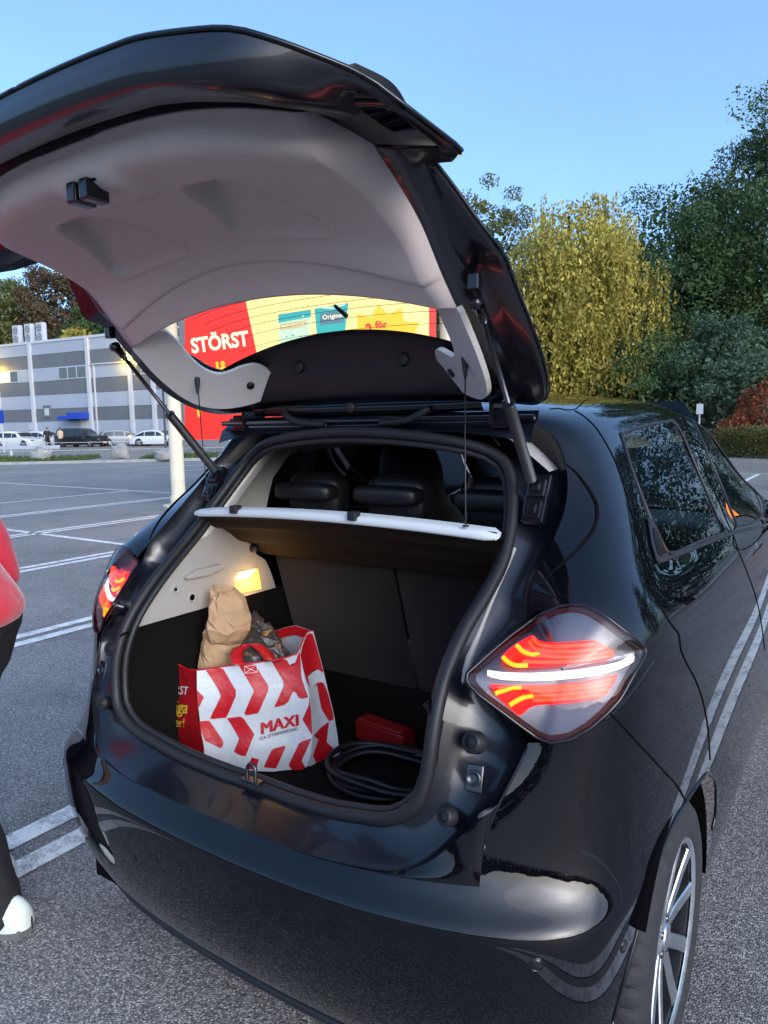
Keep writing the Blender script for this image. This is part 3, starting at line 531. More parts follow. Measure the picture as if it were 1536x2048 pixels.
# unseen wood added to block the bright horizon behind the camera (shows in bumper)
NRG = np.random.default_rng(77); NW = 60000; a = NRG.uniform(math.radians(175), math.radians(385), NW); rr = 75 + NRG.normal(size=NW) * 3; hh = (6.5 + 1.2 * np.sin(a * 9) + .8 * np.sin(a * 23 + 1) + .5 * np.sin(a * 47)) * NRG.uniform(0, 1, NW) ** .6
V, F_ = quads(np.stack([rr * np.cos(a), rr * np.sin(a), hh], 1), 1.0); o = build_np('added_wood', V, F_, 'leaf_green', None); tag(o, 'unseen dark wood added behind the camera to block the bright horizon', 'wood', None, 'stuff')
# ================================================================== the black hatchback
mat('paint', (.0018, .0020, .0035), rough=.3, spec=.0, coat=1.0, coat_ior=1.5)
mat('paint_inner', (.004, .0045, .008), rough=.30, spec=.5, coat=.35, coat_ior=1.5, bump=.03, bscale=14)
mat('plastic_black', (.012, .012, .013), rough=.45, bump=.05, bscale=400)
mat('gloss_black', (.006, .006, .008), rough=.12)
mat('rubber', (.014, .014, .015), rough=.5, spec=.4)
mat('gap', (.002, .002, .002), rough=.9, spec=.1)
mat('trim_grey', (.56, .49, .47), rough=.55, bump=.06, bscale=500, var=.03, vscale=30)
mat('trim_light', (.60, .57, .55), rough=.6, bump=.05, bscale=500)
mat('steel', (.55, .55, .56), rough=.22, metal=1.)
mat('dark_steel', (.10, .10, .11), rough=.35, metal=1.)
glassmat('glass_side', (.55, .62, .58), 1.5)
glassmat('glass_clear', (.93, .95, .94), 1.3); glassmat('glass_rear', (.94, .95, .93), 1.08)
car = empty('hatchback_car', (0, 0, 0), 0, 'black hatchback parked in the bay with its tailgate raised and boot open', 'car')

# control net of the right hand half: rows climb from the sill to the roof centre, columns run from the rear round the corner to the front
# columns: x=0 | .2 | .36 | .5 | c0 .. c9
def rowc(z, cy, cs, cz=None):
    """cy: y of the four centre columns (or None); cs: ten (x, y[, z])"""
    row = []
    for k, x in enumerate((0., .2, .36, .5)):
        row.append((np.nan,) * 3 if cy is None else (x, cy[k], (cz[k] if cz else z)))
    for p in cs: row.append((p[0], p[1], p[2] if len(p) > 2 else z))
    return row
NET = [
 rowc(.19, (-.495, -.49, -.478, -.455), [(.57, -.43), (.66, -.39), (.735, -.335), (.785, -.25), (.812, -.0), (.818, .3), (.82, .75), (.82, 1.2), (.82, 1.7), (.81, 2.5)]),
 rowc(.29, (-.575, -.57, -.556, -.527), [(.59, -.50), (.685, -.455), (.76, -.395), (.805, -.295), (.828, -.01), (.838, .3), (.842, .75), (.842, 1.2), (.84, 1.7), (.825, 2.5)]),
 rowc(.42, (-.622, -.617, -.602, -.573), [(.60, -.543), (.70, -.498), (.775, -.435), (.816, -.325), (.836, -.02), (.85, .3), (.855, .75), (.855, 1.2), (.852, 1.7), (.838, 2.5)]),
 rowc(.53, (-.632, -.627, -.612, -.582), [(.60, -.55), (.70, -.503), (.775, -.44), (.818, -.33), (.842, -.02), (.858, .3), (.86, .75), (.86, 1.2), (.857, 1.7), (.842, 2.5)]),
 rowc(.573, (-.632, -.627, -.612, -.582), [(.60, -.548), (.70, -.50), (.775, -.436), (.817, -.326), (.843, -.02), (.859, .3), (.861, .75), (.861, 1.2), (.858, 1.7), (.843, 2.5)]),
 rowc(.588, (-.629, -.624, -.609, -.578), [(.60, -.541), (.697, -.49), (.771, -.424), (.815, -.318), (.844, -.02), (.859, .3), (.862, .75), (.862, 1.2), (.858, 1.7), (.843, 2.5)]),
 rowc(.628, (-.588, -.583, -.568, -.538), [(.598, -.497), (.69, -.437), (.765, -.372), (.81, -.285), (.846, -.02), (.86, .3), (.862, .75), (.862, 1.2), (.858, 1.7), (.843, 2.5)], cz=(.632, .632, .63, .628)),
 rowc(.74, None, [(.588, -.468), (.67, -.42), (.745, -.365), (.80, -.28), (.846, -.02), (.858, .3), (.861, .75), (.861, 1.2), (.856, 1.7), (.84, 2.5)]),
 rowc(.88, None, [(.655, -.383), (.715, -.365), (.77, -.325), (.81, -.235), (.838, -.03), (.849, .28), (.852, .75), (.852, 1.2), (.845, 1.7), (.82, 2.5)]),
 rowc(.98, None, [(.64, -.37), (.71, -.36), (.77, -.325), (.812, -.24), (.832, -.06), (.838, .25), (.84, .75), (.84, 1.2), (.828, 1.7), (.80, 2.45)]),
 rowc(1.06, None, [(.62, -.31), (.69, -.318), (.755, -.298), (.802, -.225), (.815, -.07), (.812, .2), (.816, .72), (.816, 1.2), (.80, 1.65), (.77, 2.3)]),
 rowc(1.13, None, [(.582, -.258), (.655, -.272), (.722, -.247), (.762, -.175), (.768, -.04), (.757, .2), (.77, .7), (.77, 1.15), (.75, 1.6), (.71, 2.1)]),
 rowc(1.20, None, [(.592, -.155), (.642, -.162), (.69, -.13), (.718, -.06), (.724, .05), (.72, .25), (.735, .7), (.735, 1.12), (.715, 1.5), (.68, 1.9)]),
 rowc(1.28, None, [(.594, -.05), (.63, -.05), (.66, -.012), (.677, .06), (.683, .15), (.68, .3), (.695, .7), (.695, 1.1), (.68, 1.45), (.645, 1.78)]),
 rowc(1.36, None, [(.568, .01), (.598, .016), (.62, .05), (.635, .11), (.642, .2), (.645, .35), (.66, .7), (.66, 1.08), (.645, 1.4), (.61, 1.68)]),
 rowc(1.43, None, [(.535, .035, 1.425), (.562, .05), (.581, .09), (.594, .15), (.602, .24), (.61, .4), (.622, .7, 1.435), (.622, 1.05, 1.435), (.605, 1.35), (.57, 1.60)]),
 rowc(1.48, None, [(.485, .04, 1.458), (.515, .065, 1.468), (.532, .11, 1.475), (.544, .18, 1.482), (.552, .29, 1.49), (.56, .45, 1.495), (.57, .7, 1.503), (.57, 1.05, 1.505), (.555, 1.33, 1.498), (.52, 1.55, 1.475)]),
 rowc(1.52, None, [(.40, .03, 1.483), (.415, .065, 1.493), (.425, .12, 1.503), (.43, .2, 1.514), (.435, .32, 1.524), (.44, .47, 1.532), (.445, .72, 1.54), (.445, 1.05, 1.543), (.43, 1.33, 1.535), (.40, 1.53, 1.51)]),
 rowc(1.55, None, [(.2, .015, 1.498), (.2, .05, 1.508), (.2, .12, 1.521), (.2, .2, 1.532), (.2, .33, 1.543), (.2, .48, 1.552), (.2, .73, 1.562), (.2, 1.05, 1.566), (.2, 1.33, 1.557), (.2, 1.52, 1.532)]),
 rowc(1.56, None, [(0, .01, 1.503), (0, .05, 1.514), (0, .12, 1.527), (0, .2, 1.538), (0, .33, 1.549), (0, .48, 1.558), (0, .73, 1.568), (0, 1.05, 1.572), (0, 1.33, 1.563), (0, 1.52, 1.538)]),
]
NET = np.array(NET, float); NR, NC = NET.shape[:2]
for r_, k_ in ((11, .5), (12, 1.), (13, 1.), (14, .6)):       # turn the rear pillar's edge outwards
    NET[r_, 4, 1] -= .010 * k_; NET[r_, 5, 1] += .012 * k_
def npt(r, c):
    """control point with sensible neighbours outside the net"""
    if r < 0: return 2 * npt(0, c) - npt(1, c)
    if r >= NR:
        p = npt(2 * NR - 2 - r, c).copy(); p[0] = -p[0]; return p
    if c < 0:
        p = np.array(npt(r, -c)).copy(); p[0] = -p[0]; return p
    if c >= NC: return 2 * NET[r, NC - 1] - NET[r, NC - 2]
    p = NET[r, c]
    if np.isnan(p[0]):
        if r == 7 and c < 3: return 2 * npt(6, c) - npt(5, c)
        if c == 3: return 2 * npt(r, 4) - npt(r, 5)
        return 2 * npt(r, c + 1) - npt(r, c + 2)
    return p
def bsp(p0, p1, p2, p3, t):
    return ((1 - t) ** 3 * p0 + (3 * t ** 3 - 6 * t * t + 4) * p1 + (-3 * t ** 3 + 3 * t * t + 3 * t + 1) * p2 + t ** 3 * p3) / 6
def S(a, b):
    """smooth body surface; a: row coordinate, b: column coordinate"""
    i = min(max(int(math.floor(a)), 0), NR - 2); j = min(max(int(math.floor(b)), 0), NC - 2); s, t = a - i, b - j
    q = [bsp(npt(i + k, j - 1), npt(i + k, j), npt(i + k, j + 1), npt(i + k, j + 2), t) for k in (-1, 0, 1, 2)]
    return bsp(*q, s)
_cache = {}
def solve(u, v, guess):
    """body surface coordinates seen at a photo position"""
    a, b = guess
    for _ in range(30):
        p0 = proj(S(a, b)); e = np.array([u, v]) - p0
        if np.linalg.norm(e) < .05: break
        h = 1e-3; J = np.array([(proj(S(a + h, b)) - p0) / h, (proj(S(a, b + h)) - p0) / h]).T
        try: d = np.linalg.solve(J, e)
        except Exception: break
        n = np.linalg.norm(d); d = d if n < .6 else d * .6 / n
        a = min(max(a + d[0], 0.), NR - 1.); b = min(max(b + d[1], 0.), NC - 1.)
    return np.array([a, b])
_samp = [(a, b, *proj(S(a, b)), S(a, b)) for a in np.arange(0, NR - .9, .5) for b in np.arange(4, NC - .9, .5)]
_samp += [(a, b, *proj(S(a, b)), S(a, b)) for a in np.arange(0, 6.1, .5) for b in np.arange(0, 4, .5)]
def on_body(u, v, amin=0, amax=99, bmax=99):
    c = [s for s in _samp if amin <= s[0] <= amax and s[1] <= bmax]
    g = min(c, key=lambda s: (s[2] - u) ** 2 + (s[3] - v) ** 2); return solve(u, v, (g[0], g[1]))
def trace(px, n=6, **k):
    """photo polyline -> surface coordinates, densified along a spline"""
    return spline([on_body(u, v, **k) for u, v in px], n)

# dense sheets, split into panels along the shut lines
DA, DB = 10, 12                                            # steps per net cell
def sheet(a0, a1, b0, b1):
    A = np.linspace(a0, a1, int((a1 - a0) * DA) + 1); B = np.linspace(b0, b1, int((b1 - b0) * DB) + 1)
    return A, B
def nearest_on(poly, p):
    best = None
    for i in range(len(poly) - 1):
        a, b = poly[i], poly[i + 1]; d = b - a; l = d @ d
        t = 0 if l < 1e-12 else min(1, max(0, (p - a) @ d / l)); q = a + t * d; e = np.linalg.norm(q - p)
        if best is None or e < best[0]: best = (e, q)
    return best
def split_sheet(a0, a1, b0, b1, regions):
    """regions: list of (name, closed polygon in surface coordinates); first match wins, last entry is the rest"""
    A, B = sheet(a0, a1, b0, b1); nA, nB = len(A), len(B)
    V = np.array([[(a, b) for b in B] for a in A])
    lab = np.full((nA - 1, nB - 1), len(regions), int)
    boxes = [(np.min(np.array(pg), 0), np.max(np.array(pg), 0)) for _, pg in regions]
    for i in range(nA - 1):
        for j in range(nB - 1):
            c = (A[i] + A[i + 1]) / 2, (B[j] + B[j + 1]) / 2
            for k, (_, pg) in enumerate(regions):
                lo, hi = boxes[k]
                if lo[0] <= c[0] <= hi[0] and lo[1] <= c[1] <= hi[1] and pip(c, pg): lab[i, j] = k; break
    polys = [[np.array(p) for p in pg] + [np.array(pg[0])] for _, pg in regions]
    for i in range(nA):
        for j in range(nB):
            ls = {lab[x, y] for x in (i - 1, i) for y in (j - 1, j) if 0 <= x < nA - 1 and 0 <= y < nB - 1}
            if len(ls) > 1:
                k = min(ls); e, q = nearest_on(polys[k], V[i, j])
                sc = max((a1 - a0) / nA, (b1 - b0) / nB)
                if e < 2.2 * max(1 / DA, 1 / DB):
                    if i in (0, nA - 1): q = np.array([V[i, j][0], q[1]])
                    if j in (0, nB - 1): q = np.array([q[0], V[i, j][1]])
                    V[i, j] = q
    P = np.array([[S(*V[i, j]) for j in range(nB)] for i in range(nA)])
    out = {}
    for k in range(len(regions) + 1):
        mb = MB(); idx = {}; fs = []
        for i in range(nA - 1):
            for j in range(nB - 1):
                if lab[i, j] != k: continue
                f = []
                for ii, jj in ((i, j), (i, j + 1), (i + 1, j + 1), (i + 1, j)):
                    if (ii, jj) not in idx: idx[(ii, jj)] = len(mb.v); mb.v.append(tuple(P[ii, jj]))
                    f.append(idx[(ii, jj)])
                mb.f.append(tuple(f)); mb.m.append(0)
        out[regions[k][0] if k < len(regions) else 'rest'] = mb
    return out

# --- outlines read off the photo, laid on the surface
arch_px = [(1225, 2046), (1240, 1990), (1255, 1935), (1275, 1860), (1295, 1785), (1316, 1720), (1345, 1650), (1372, 1604), (1400, 1562), (1418, 1546), (1427, 1556), (1432, 1585), (1431, 1625), (1424, 1660)]
door_rear_px = [(1150, 822), (1180, 843), (1208, 880), (1232, 927), (1250, 980), (1264, 1030), (1276, 1080), (1288, 1130), (1303, 1180), (1325, 1222), (1345, 1252), (1357, 1268), (1362, 1300), (1375, 1330), (1390, 1358), (1405, 1400), (1416, 1460), (1420, 1520)]
glass_rear_px = [(1241, 868), (1290, 852), (1340, 842), (1352, 848), (1380, 905), (1410, 975), (1436, 1035), (1450, 1064), (1400, 1083), (1340, 1106), (1312, 1060), (1286, 1000), (1262, 935)]
glass_front_px = [(1384, 842), (1420, 862), (1455, 893), (1490, 940), (1515, 985), (1526, 1030), (1480, 1052), (1470, 1040), (1440, 965), (1410, 895)]
tri_px = [(1292, 1035), (1300, 1038), (1332, 1104), (1336, 1118), (1320, 1126), (1310, 1122), (1300, 1090)]
bump_seam_px = [(1216, 1422), (1240, 1447), (1270, 1480), (1300, 1512), (1330, 1545), (1355, 1573), (1372, 1602)]
arch = trace(arch_px, 4, amax=7); gl_r = trace(glass_rear_px + glass_rear_px[:1], 5, amin=10); gl_f = trace(glass_front_px + glass_front_px[:1], 5, amin=10)
door_line = trace(door_rear_px, 4, amin=6); seam = trace(bump_seam_px, 4, amin=3, amax=9)
# wheel opening: the traced arc, closed along the sill behind and ahead of the wheel
arch_poly = [np.array([-.5, arch[0][1]])] + arch + [np.array([-.5, arch[-1][1]])]
# door split line (front to rear door)
mid_px = [(1345, 800), (1372, 850), (1400, 915), (1430, 985), (1455, 1045), (1466, 1068), (1480, 1110), (1500, 1160), (1520, 1230), (1530, 1300)]
front_line = trace([p for p in mid_px], 4, amin=6)
top_a = on_body(1345, 812, amin=13)
door_poly = door_line + [np.array([.6, door_line[-1][1] + .1]), np.array([.6, front_line[-1][1]])] + front_line[::-1]
front_poly = front_line + [np.array([.6, front_line[-1][1]]), np.array([.6, NC - 1.4]), np.array([10.3, NC - 1.4]), np.array([13.5, NC - 1.25]), np.array([15.6, NC - 1.4])]
lamp_px = [(1100, 1486), (1140, 1480), (1180, 1457), (1215, 1426), (1240, 1398), (1268, 1347), (1287, 1314), (1292, 1300), (1285, 1292), (1258, 1270), (1215, 1237), (1178, 1214), (1150, 1209), (1120, 1213), (1095, 1223)]
lamp_ab = [on_body(u, v, amin=7.5, amax=11.5) for u, v in lamp_px]
lamp_poly = [np.array([8.05, 3.9])] + lamp_ab + [np.array([lamp_ab[-1][0], 4.2]), np.array([10.35, 3.9])]
parts = split_sheet(0, NR - 1, 4, NC - 1, [('lamp', lamp_poly), ('arch', arch_poly), ('glass_rear', gl_r[:-1]), ('glass_front', gl_f[:-1]), ('rear_door', door_poly), ('front_door', front_poly)])
for k_ in ('glass_rear', 'glass_front'):
    V_ = np.array(parts[k_].v); yy, zz = V_[:, 1] - V_[:, 1].mean(), V_[:, 2] - V_[:, 2].mean(); A_ = np.stack([np.ones_like(yy), yy, zz, yy * yy, yy * zz, zz * zz], 1); c_ = np.linalg.lstsq(A_, V_[:, 0], rcond=None)[0]
    V_[:, 0] = A_ @ c_ - .003; parts[k_].v = [tuple(p) for p in V_]
cen = split_sheet(0, 6, 0, 4, [])['rest']
bump = MB(); bump.add(cen.v, cen.f)
both(parts['rest'], 'side_panel', 'paint', car)
b_all = MB(); b_all.add(cen.v, cen.f); m_ = cen.mirror(); b_all.add(m_.v, m_.f)
bumper = b_all.build('rear_bumper', 'paint', car, weld=True)
for sgn in (1, -1):
    def side(mb): return mb if sgn > 0 else mb.mirror()
    rd = side(parts['rear_door']).build('rear_door', 'paint', car)
    fd = side(parts['front_door']).build('front_door', 'paint', car)
    side(parts['glass_rear']).build('window_pane', 'glass_side', rd); side(parts['glass_front']).build('window_pane', 'glass_side', fd)
    # black frames and shut lines
    def strip(poly, wdt, m, name, par, lift=.0015, closed=False, n=6):
        mb = MB(); P = [S(*p) for p in poly]; mb.tube(P, wdt, n, closed=closed); side(mb).build(name, m, par)
    strip(gl_r[:-1], .005, 'plastic_black', 'window_seal', rd, closed=True); strip(gl_f[:-1], .005, 'plastic_black', 'window_seal', fd, closed=True)
    strip(door_line, .0022, 'gap', 'shut_line', rd); strip(front_line, .0022, 'gap', 'shut_line', fd)
    strip(seam, .0025, 'gap', 'panel_gap', car)
    strip(arch, .004, 'gloss_black', 'arch_lip', car)
    # roof seam
    sm = trace([(1100, 818), (1118, 817), (1137, 820), (1160, 811), (1200, 805), (1240, 800)], 4, amin=14)
    strip(sm, .0018, 'gap', 'roof_seam', car)
    # dark line drawn down the rear pillar, and the bright edge below the lamp
    e1 = trace([(1127, 926), (1150, 943), (1178, 980), (1193, 1012), (1190, 1050), (1163, 1090), (1112, 1138), (1078, 1168)], 5, amin=10); mb = MB(); mb.tube([S(*p) for p in e1], [.0016 + .0030 * math.sin(math.pi * k / (len(e1) - 1)) for k in range(len(e1))], 6); side(mb).build('pillar_line', 'gap', car)
    mb = MB(); mb.tube([S(a, 4) for a in np.linspace(6.6, 8, 14)], .0026, 8); side(mb).build('panel_edge', 'paint', car)
    # hidden door handle in the corner behind the rear window
    tri = [S(*on_body(u, v, amin=8)) for u, v in tri_px]; tm = MB(); c0 = sum(tri) / len(tri); nrm = np.array([.93, -.3, .2]); nrm /= np.linalg.norm(nrm)
    tm.prism([p + nrm * .001 for p in tri], nrm * .006); side(tm).build('door_handle', 'plastic_black', rd, smooth=False, bevel=.003)
    inn = [c0 + (p - c0) * .62 for p in tri]; tm = MB(); tm.prism([p + nrm * .0075 for p in inn], nrm * .003); side(tm).build('handle_lever', 'dark_plastic' if 'dark_plastic' in MAT else 'gloss_black', rd, smooth=False, bevel=.002)
    # belt line moulding
    bl = trace([(1312, 1124), (1340, 1115), (1400, 1091), (1450, 1072), (1480, 1062), (1536, 1048)], 5, amin=9); mb = MB(); mb.tube([S(*p) for p in bl], .006, 8); side(mb).build('belt_moulding', 'plastic_black', rd)
# parking sensors and the dark lip under the bumper
for u, v in ((570, 1870), (1073, 1930), (1248, 1893)):
    q = on_body(u, v, amax=6); p = S(*q); e = .02; n_ = np.cross(S(q[0] + e, q[1]) - p, S(q[0], q[1] + e) - p); n_ /= np.linalg.norm(n_); n_ = n_ if n_ @ (CAM - p) > 0 else -n_
    for sg in (1, -1):
        Q = Vector(n_ * np.array([sg, 1, 1])).to_track_quat('Z', 'Y').to_matrix().to_4x4(); Q.translation = Vector(p * np.array([sg, 1, 1])); m = MB(); m.lathe([(.0135, -.002), (.0125, .001), (.011, .0006), (.0105, -.001), (.010, .0008), (.006, .0014), (0, .0016)], (0, 0, 0), 'z', 24); m.move(Q).build('parking_sensor', 'gloss_black', car)
lipm = MB(); hl_ = [S(.12, b) for b in np.linspace(0, 7.2, 60)]; lipm.tube(mirx(hl_)[::-1][:-1] + hl_, .011, 8); lipm.build('lower_lip', 'plastic_black', car)
# wheel arch liners: dark shells behind the openings
for sgn in (1, -1):
    mb = MB(); rows = []
    for x in (.835, .80, .72, .60, .56):
        rows.append([(sgn * x, .352 * math.cos(t), .31 + .352 * math.sin(t)) for t in np.linspace(-.1, math.pi - .62, 26)])
    mb.grid(np.array(rows)); k = [tuple(p) for p in rows[-1]]; mb.add(k, [tuple(range(len(k)))])
    mb.build('wheel_arch_liner', 'gap', car)
# ------------------------------------------------------------------ boot opening: gutter, weatherstrip, tailgate
N_IN = np.array([0, .885, -.465]); T_UP = np.array([0, .465, .885]); O_C = np.array([0, -.27, 1.04])
seal_half = [(0, -.452, .642), (.12, -.458, .646), (.24, -.468, .66), (.333, -.477, .682), (.392, -.482, .698), (.445, -.483, .734), (.466, -.476, .769), (.477, -.466, .835), (.478, -.451, .893), (.477, -.42, .954),
             (.477, -.374, 1.008), (.48, -.316, 1.059), (.487, -.25, 1.105), (.489, -.165, 1.169), (.474, -.089, 1.25), (.451, -.039, 1.315), (.427, -.012, 1.36), (.395, -.008, 1.388), (.35, -.02, 1.408), (.28, -.04, 1.424), (.14, -.058, 1.44), (0, -.065, 1.446)]
def full(half): h = [np.array(p, float) for p in half]; return h + mirx(h[1:-1])[::-1]
def ang_of(p):
    q = np.array(p) - O_C; return math.atan2(q @ T_UP, q[0])
def by_angle(loop, angs):
    """point of a star-shaped loop at each polar angle round the opening"""
    L = sorted([(ang_of(p), p) for p in loop], key=lambda t: t[0]); A = [l[0] for l in L]; A = [A[-1] - 2 * math.pi] + A + [A[0] + 2 * math.pi]
    P = [L[-1][1]] + [l[1] for l in L] + [L[0][1]]; P = np.array(P); return [np.array([np.interp(a, A, P[:, k]) for k in range(3)]) for a in angs]
round_c = [np.array(p) for p in (tuple(S(6, 1.6)), (.386, -.557, .635), (.455, -.541, .643), (.505, -.519, .668), (.54, -.50, .702), (.567, -.484, .735), (.585, -.468, .765))]
round_c = spline([S(6, .8), S(6, 1.2)] + round_c, 4)[4:]
a_up = np.linspace(7.25, 8, 5)
rim_half = [S(6, b) for b in np.linspace(0, 1.1, 6)] + round_c + [S(a, 4) for a in a_up] + [np.array(p) for p in ((.63, -.394, .908), (.594, -.405, .937), (.56, -.415, .965), (.532, -.416, .993), (.552, -.37, 1.027), (.575, -.32, 1.053), (.598, -.275, 1.08))] + [S(a, 4) for a in np.linspace(11, 19, 25)]
# painted fill between the bumper's top edge and the rounded corner of the gutter
old = resample([S(6, b) for b in np.linspace(1.2, 4, 30)] + [S(a, 4) for a in np.linspace(6.05, 7.25, 14)], 48); new = resample(round_c + [S(7.25, 4)], 48)
cf = MB(); cf.grid(np.array([[o + (n - o) * t + np.array([.1, -.8, .3]) * .004 * math.sin(math.pi * t) for t in np.linspace(0, 1, 7)] for o, n in zip(old, new)])); both(cf, 'bumper_corner', 'paint', car)
# the top of the rim runs along the roof edge to the centre line
NA = 192
ANG = [(-math.pi / 2 + 2 * math.pi * k / NA) for k in range(NA)]
ANG = [a if a <= math.pi else a - 2 * math.pi for a in ANG]
seal_loop = by_angle(spline(full(seal_half), 6, True), ANG)
rim_loop = by_angle(full(rim_half), ANG)
rows = []
for k in range(NA):
    o, i = rim_loop[k], seal_loop[k]; s = math.sin(ANG[k]); low = min(1, max(0, (-s - .45) / .35))     # 1 along the loading sill
    d = (1 - low) * .045 + low * .004
    rows.append([o, o + N_IN * (.012 * (1 - low)) + (i - o) * .03, o + (i - o) * .22 + N_IN * d, o + (i - o) * .6 + N_IN * d * (1.1 - .6 * low), o + (i - o) * .82 + N_IN * d * .6, i + N_IN * .004])
rows = np.array(rows); g = MB(); g.grid(np.concatenate([rows, rows[:1]])); g.build('gutter', 'paint_inner', car, weld=True)
sm_ = MB(); sm_.tube(spline(seal_loop[::2], 2, True), .0135, 10, closed=True); sm_.build('weatherstrip', 'rubber', car)
sm_ = MB(); sm_.tube([p + (O_C - p) / np.linalg.norm(O_C - p) * .018 + N_IN * .012 for p in seal_loop[::2]], .009, 8, closed=True); sm_.build('weatherstrip_lip', 'rubber', car)
# bright headlining lip just inside the upper half of the opening
hl = [p + (O_C - p) / np.linalg.norm(O_C - p) * .030 + np.array([0, .03, 0]) for p, a in sorted(zip(seal_loop, ANG), key=lambda t: t[1]) if .25 < a < math.pi - .25]
hm = MB(); rr = []
for p in hl: c = (O_C - p) / np.linalg.norm(O_C - p); rr.append([p - c * .016, p - c * .008, p - c * .006 + np.array([0, .02, .004]), p + np.array([0, .08, .02]) - c * .02])
hm.grid(np.array(rr), flip=True); hm.build('headlining_edge', 'trim_light', car)

# --- the tailgate hangs from the roof edge, turned up by 81 degrees
HY, HZ, GA = .05, 1.50, R_(81)
def op(p):
    """closed -> open position"""
    c, s = math.cos(-GA), math.sin(-GA); y, z = p[1] - HY, p[2] - HZ; return np.array([p[0], HY + c * y - s * z, HZ + s * y + c * z])
gate = MB()
edge_loop = [p + (O_C - p) * .012 - N_IN * .004 for p in rim_loop]
edge_half = rim_half
def coons(u, v, B, T, Lf, Rt):
    b = np.array([np.interp(u, B[0], B[1][:, k]) for k in range(3)]); t = np.array([np.interp(u, T[0], T[1][:, k]) for k in range(3)])
    l = np.array([np.interp(v, Lf[0], Lf[1][:, k]) for k in range(3)]); r = np.array([np.interp(v, Rt[0], Rt[1][:, k]) for k in range(3)])
    return (1 - v) * b + v * t + (1 - u) * l + u * r - ((1 - u) * (1 - v) * Lf[1][0] + u * (1 - v) * Rt[1][0] + (1 - u) * v * Lf[1][-1] + u * v * Rt[1][-1])
def param(pts):
    P = np.array(pts); L = np.concatenate([[0], np.cumsum(np.linalg.norm(np.diff(P, axis=0), axis=1))]); return (L / L[-1], P)
rb = [S(6, b) for b in np.linspace(0, 1.1, 6)] + round_c[:14]
rs = round_c[13:] + [S(a, 4) for a in a_up] + [np.array(p) for p in ((.63, -.394, .908), (.594, -.405, .937), (.56, -.415, .965), (.535, -.416, .993), (.556, -.37, 1.027), (.578, -.32, 1.053), (.602, -.272, 1.08), (.588, -.262, 1.118))] + [S(a, 4) for a in np.linspace(11.3, 15, 14)]
rt = [S(a, 4) for a in np.linspace(15, 19, 12)]
inset = lambda P: [p + (O_C - p) * .012 for p in P]
rb, rs, rt = inset(rb), inset(rs), inset(rt)
Bc = param(mirx(rb)[::-1][:-1] + rb); Tc = param(mirx(rt)[:-1] + rt[::-1]); Rc = param(rs); Lc = param(mirx(rs))
NU, NV = 72, 64
def skin(u, v):
    p = coons(u, v, Bc, Tc, Lc, Rc); e = 1 - abs(2 * u - 1) ** (2.4 + 3.6 * v); f = (1 - (2 * v - 1) ** 8) ** .8 if v > .5 else (1 - (2 * v - 1) ** 4)
    return p - N_IN * (.034 + .116 * min(1, v / .85) ** 3.4) * max(0, e) * max(0, f)
tg = empty('tailgate'); tg.parent = car
G = np.array([[op(skin(u, v)) for u in np.linspace(0, 1, NU + 1)] for v in np.linspace(0, 1, NV + 1)])
outer, pane = MB(), MB(); idx = {}
def inwin(u, v): return ((abs(u - .5) / .43) ** 5 + (abs(v - .755) / .215) ** 5) < 1
wl = []
for k in range(96):
    a = 2 * math.pi * k / 96; c, s_ = math.cos(a), math.sin(a); wl.append((.5 + .43 * np.sign(c) * abs(c) ** .4, .755 + .215 * np.sign(s_) * abs(s_) ** .4))
for sel, mb in ((False, outer), (True, pane)):
    idx = {}
    for i in range(NV):
        for j in range(NU):
            if inwin((j + .5) / NU, (i + .5) / NV) != sel: continue
            f = []
            for a, b in ((i, j), (i, j + 1), (i + 1, j + 1), (i + 1, j)):
                if (a, b) not in idx: idx[(a, b)] = len(mb.v); mb.v.append(tuple(G[a, b]))
                f.append(idx[(a, b)])
            mb.f.append(tuple(f)); mb.m.append(0)
outer.build('outer_panel', 'paint', tg); pane.build('rear_window', 'glass_rear', tg)
ws_ = MB(); ws_.tube([op(skin(u, v) + N_IN * .004) for u, v in wl], .014, 8, closed=True); ws_.build('window_seal', 'gloss_black', tg)
# heating wires in the pane
for k in range(12):
    hw = MB(); v = .57 + k * .029; hw.tube([op(skin(u, v) + N_IN * .003) for u in np.linspace(.16, .84, 24)], .0006, 4); hw.build('heating_wire', 'gap', tg)
# pressed inner frame: edge -> sealing land -> inner face
fr = []
for k in range(NA):
    e = edge_loop[k]; i = seal_loop[k]; s = math.sin(ANG[k]); low = min(1, max(0, (-s - .45) / .35)); top = min(1, max(0, (s - .55) / .3))
    out = -N_IN
    e1 = e + (i - e) * .06 + N_IN * .012
    if low > 0:
        l1 = (1 - low) * (e + (i - e) * .45 + out * .012) + low * (e + np.array([0, .058, -.030]))
        l2 = (1 - low) * (e + (i - e) * .62 + N_IN * .004) + low * (e + np.array([0, .066, -.016]))
        l3 = (1 - low) * (i + (O_C - i) * .02 + out * .004) + low * (e + np.array([0, .078, .022]))
        l4 = (1 - low) * (i + (O_C - i) * .08 + out * .05) + low * (e + np.array([0, .05, .09]))
    else:
        l1 = e + (i - e) * .45 + out * (.012 - .05 * top); l2 = e + (i - e) * .62 + N_IN * .004; l3 = i + (O_C - i) * .02 + out * (.004 + .05 * top); l4 = i + (O_C - i) * .08 + out * .06
    fr.append([op(p) for p in (e, e1, l1, l2, l3, l4)])
fr = np.array(fr); fm = MB(); fm.grid(np.concatenate([fr, fr[:1]]), flip=True); fm.build('inner_frame', 'paint_inner', tg, weld=True)
# edge seam of the folded skin
em = MB(); em.tube([op(p) for p in edge_loop], .004, 6, closed=True); em.build('hem_edge', 'paint', tg)

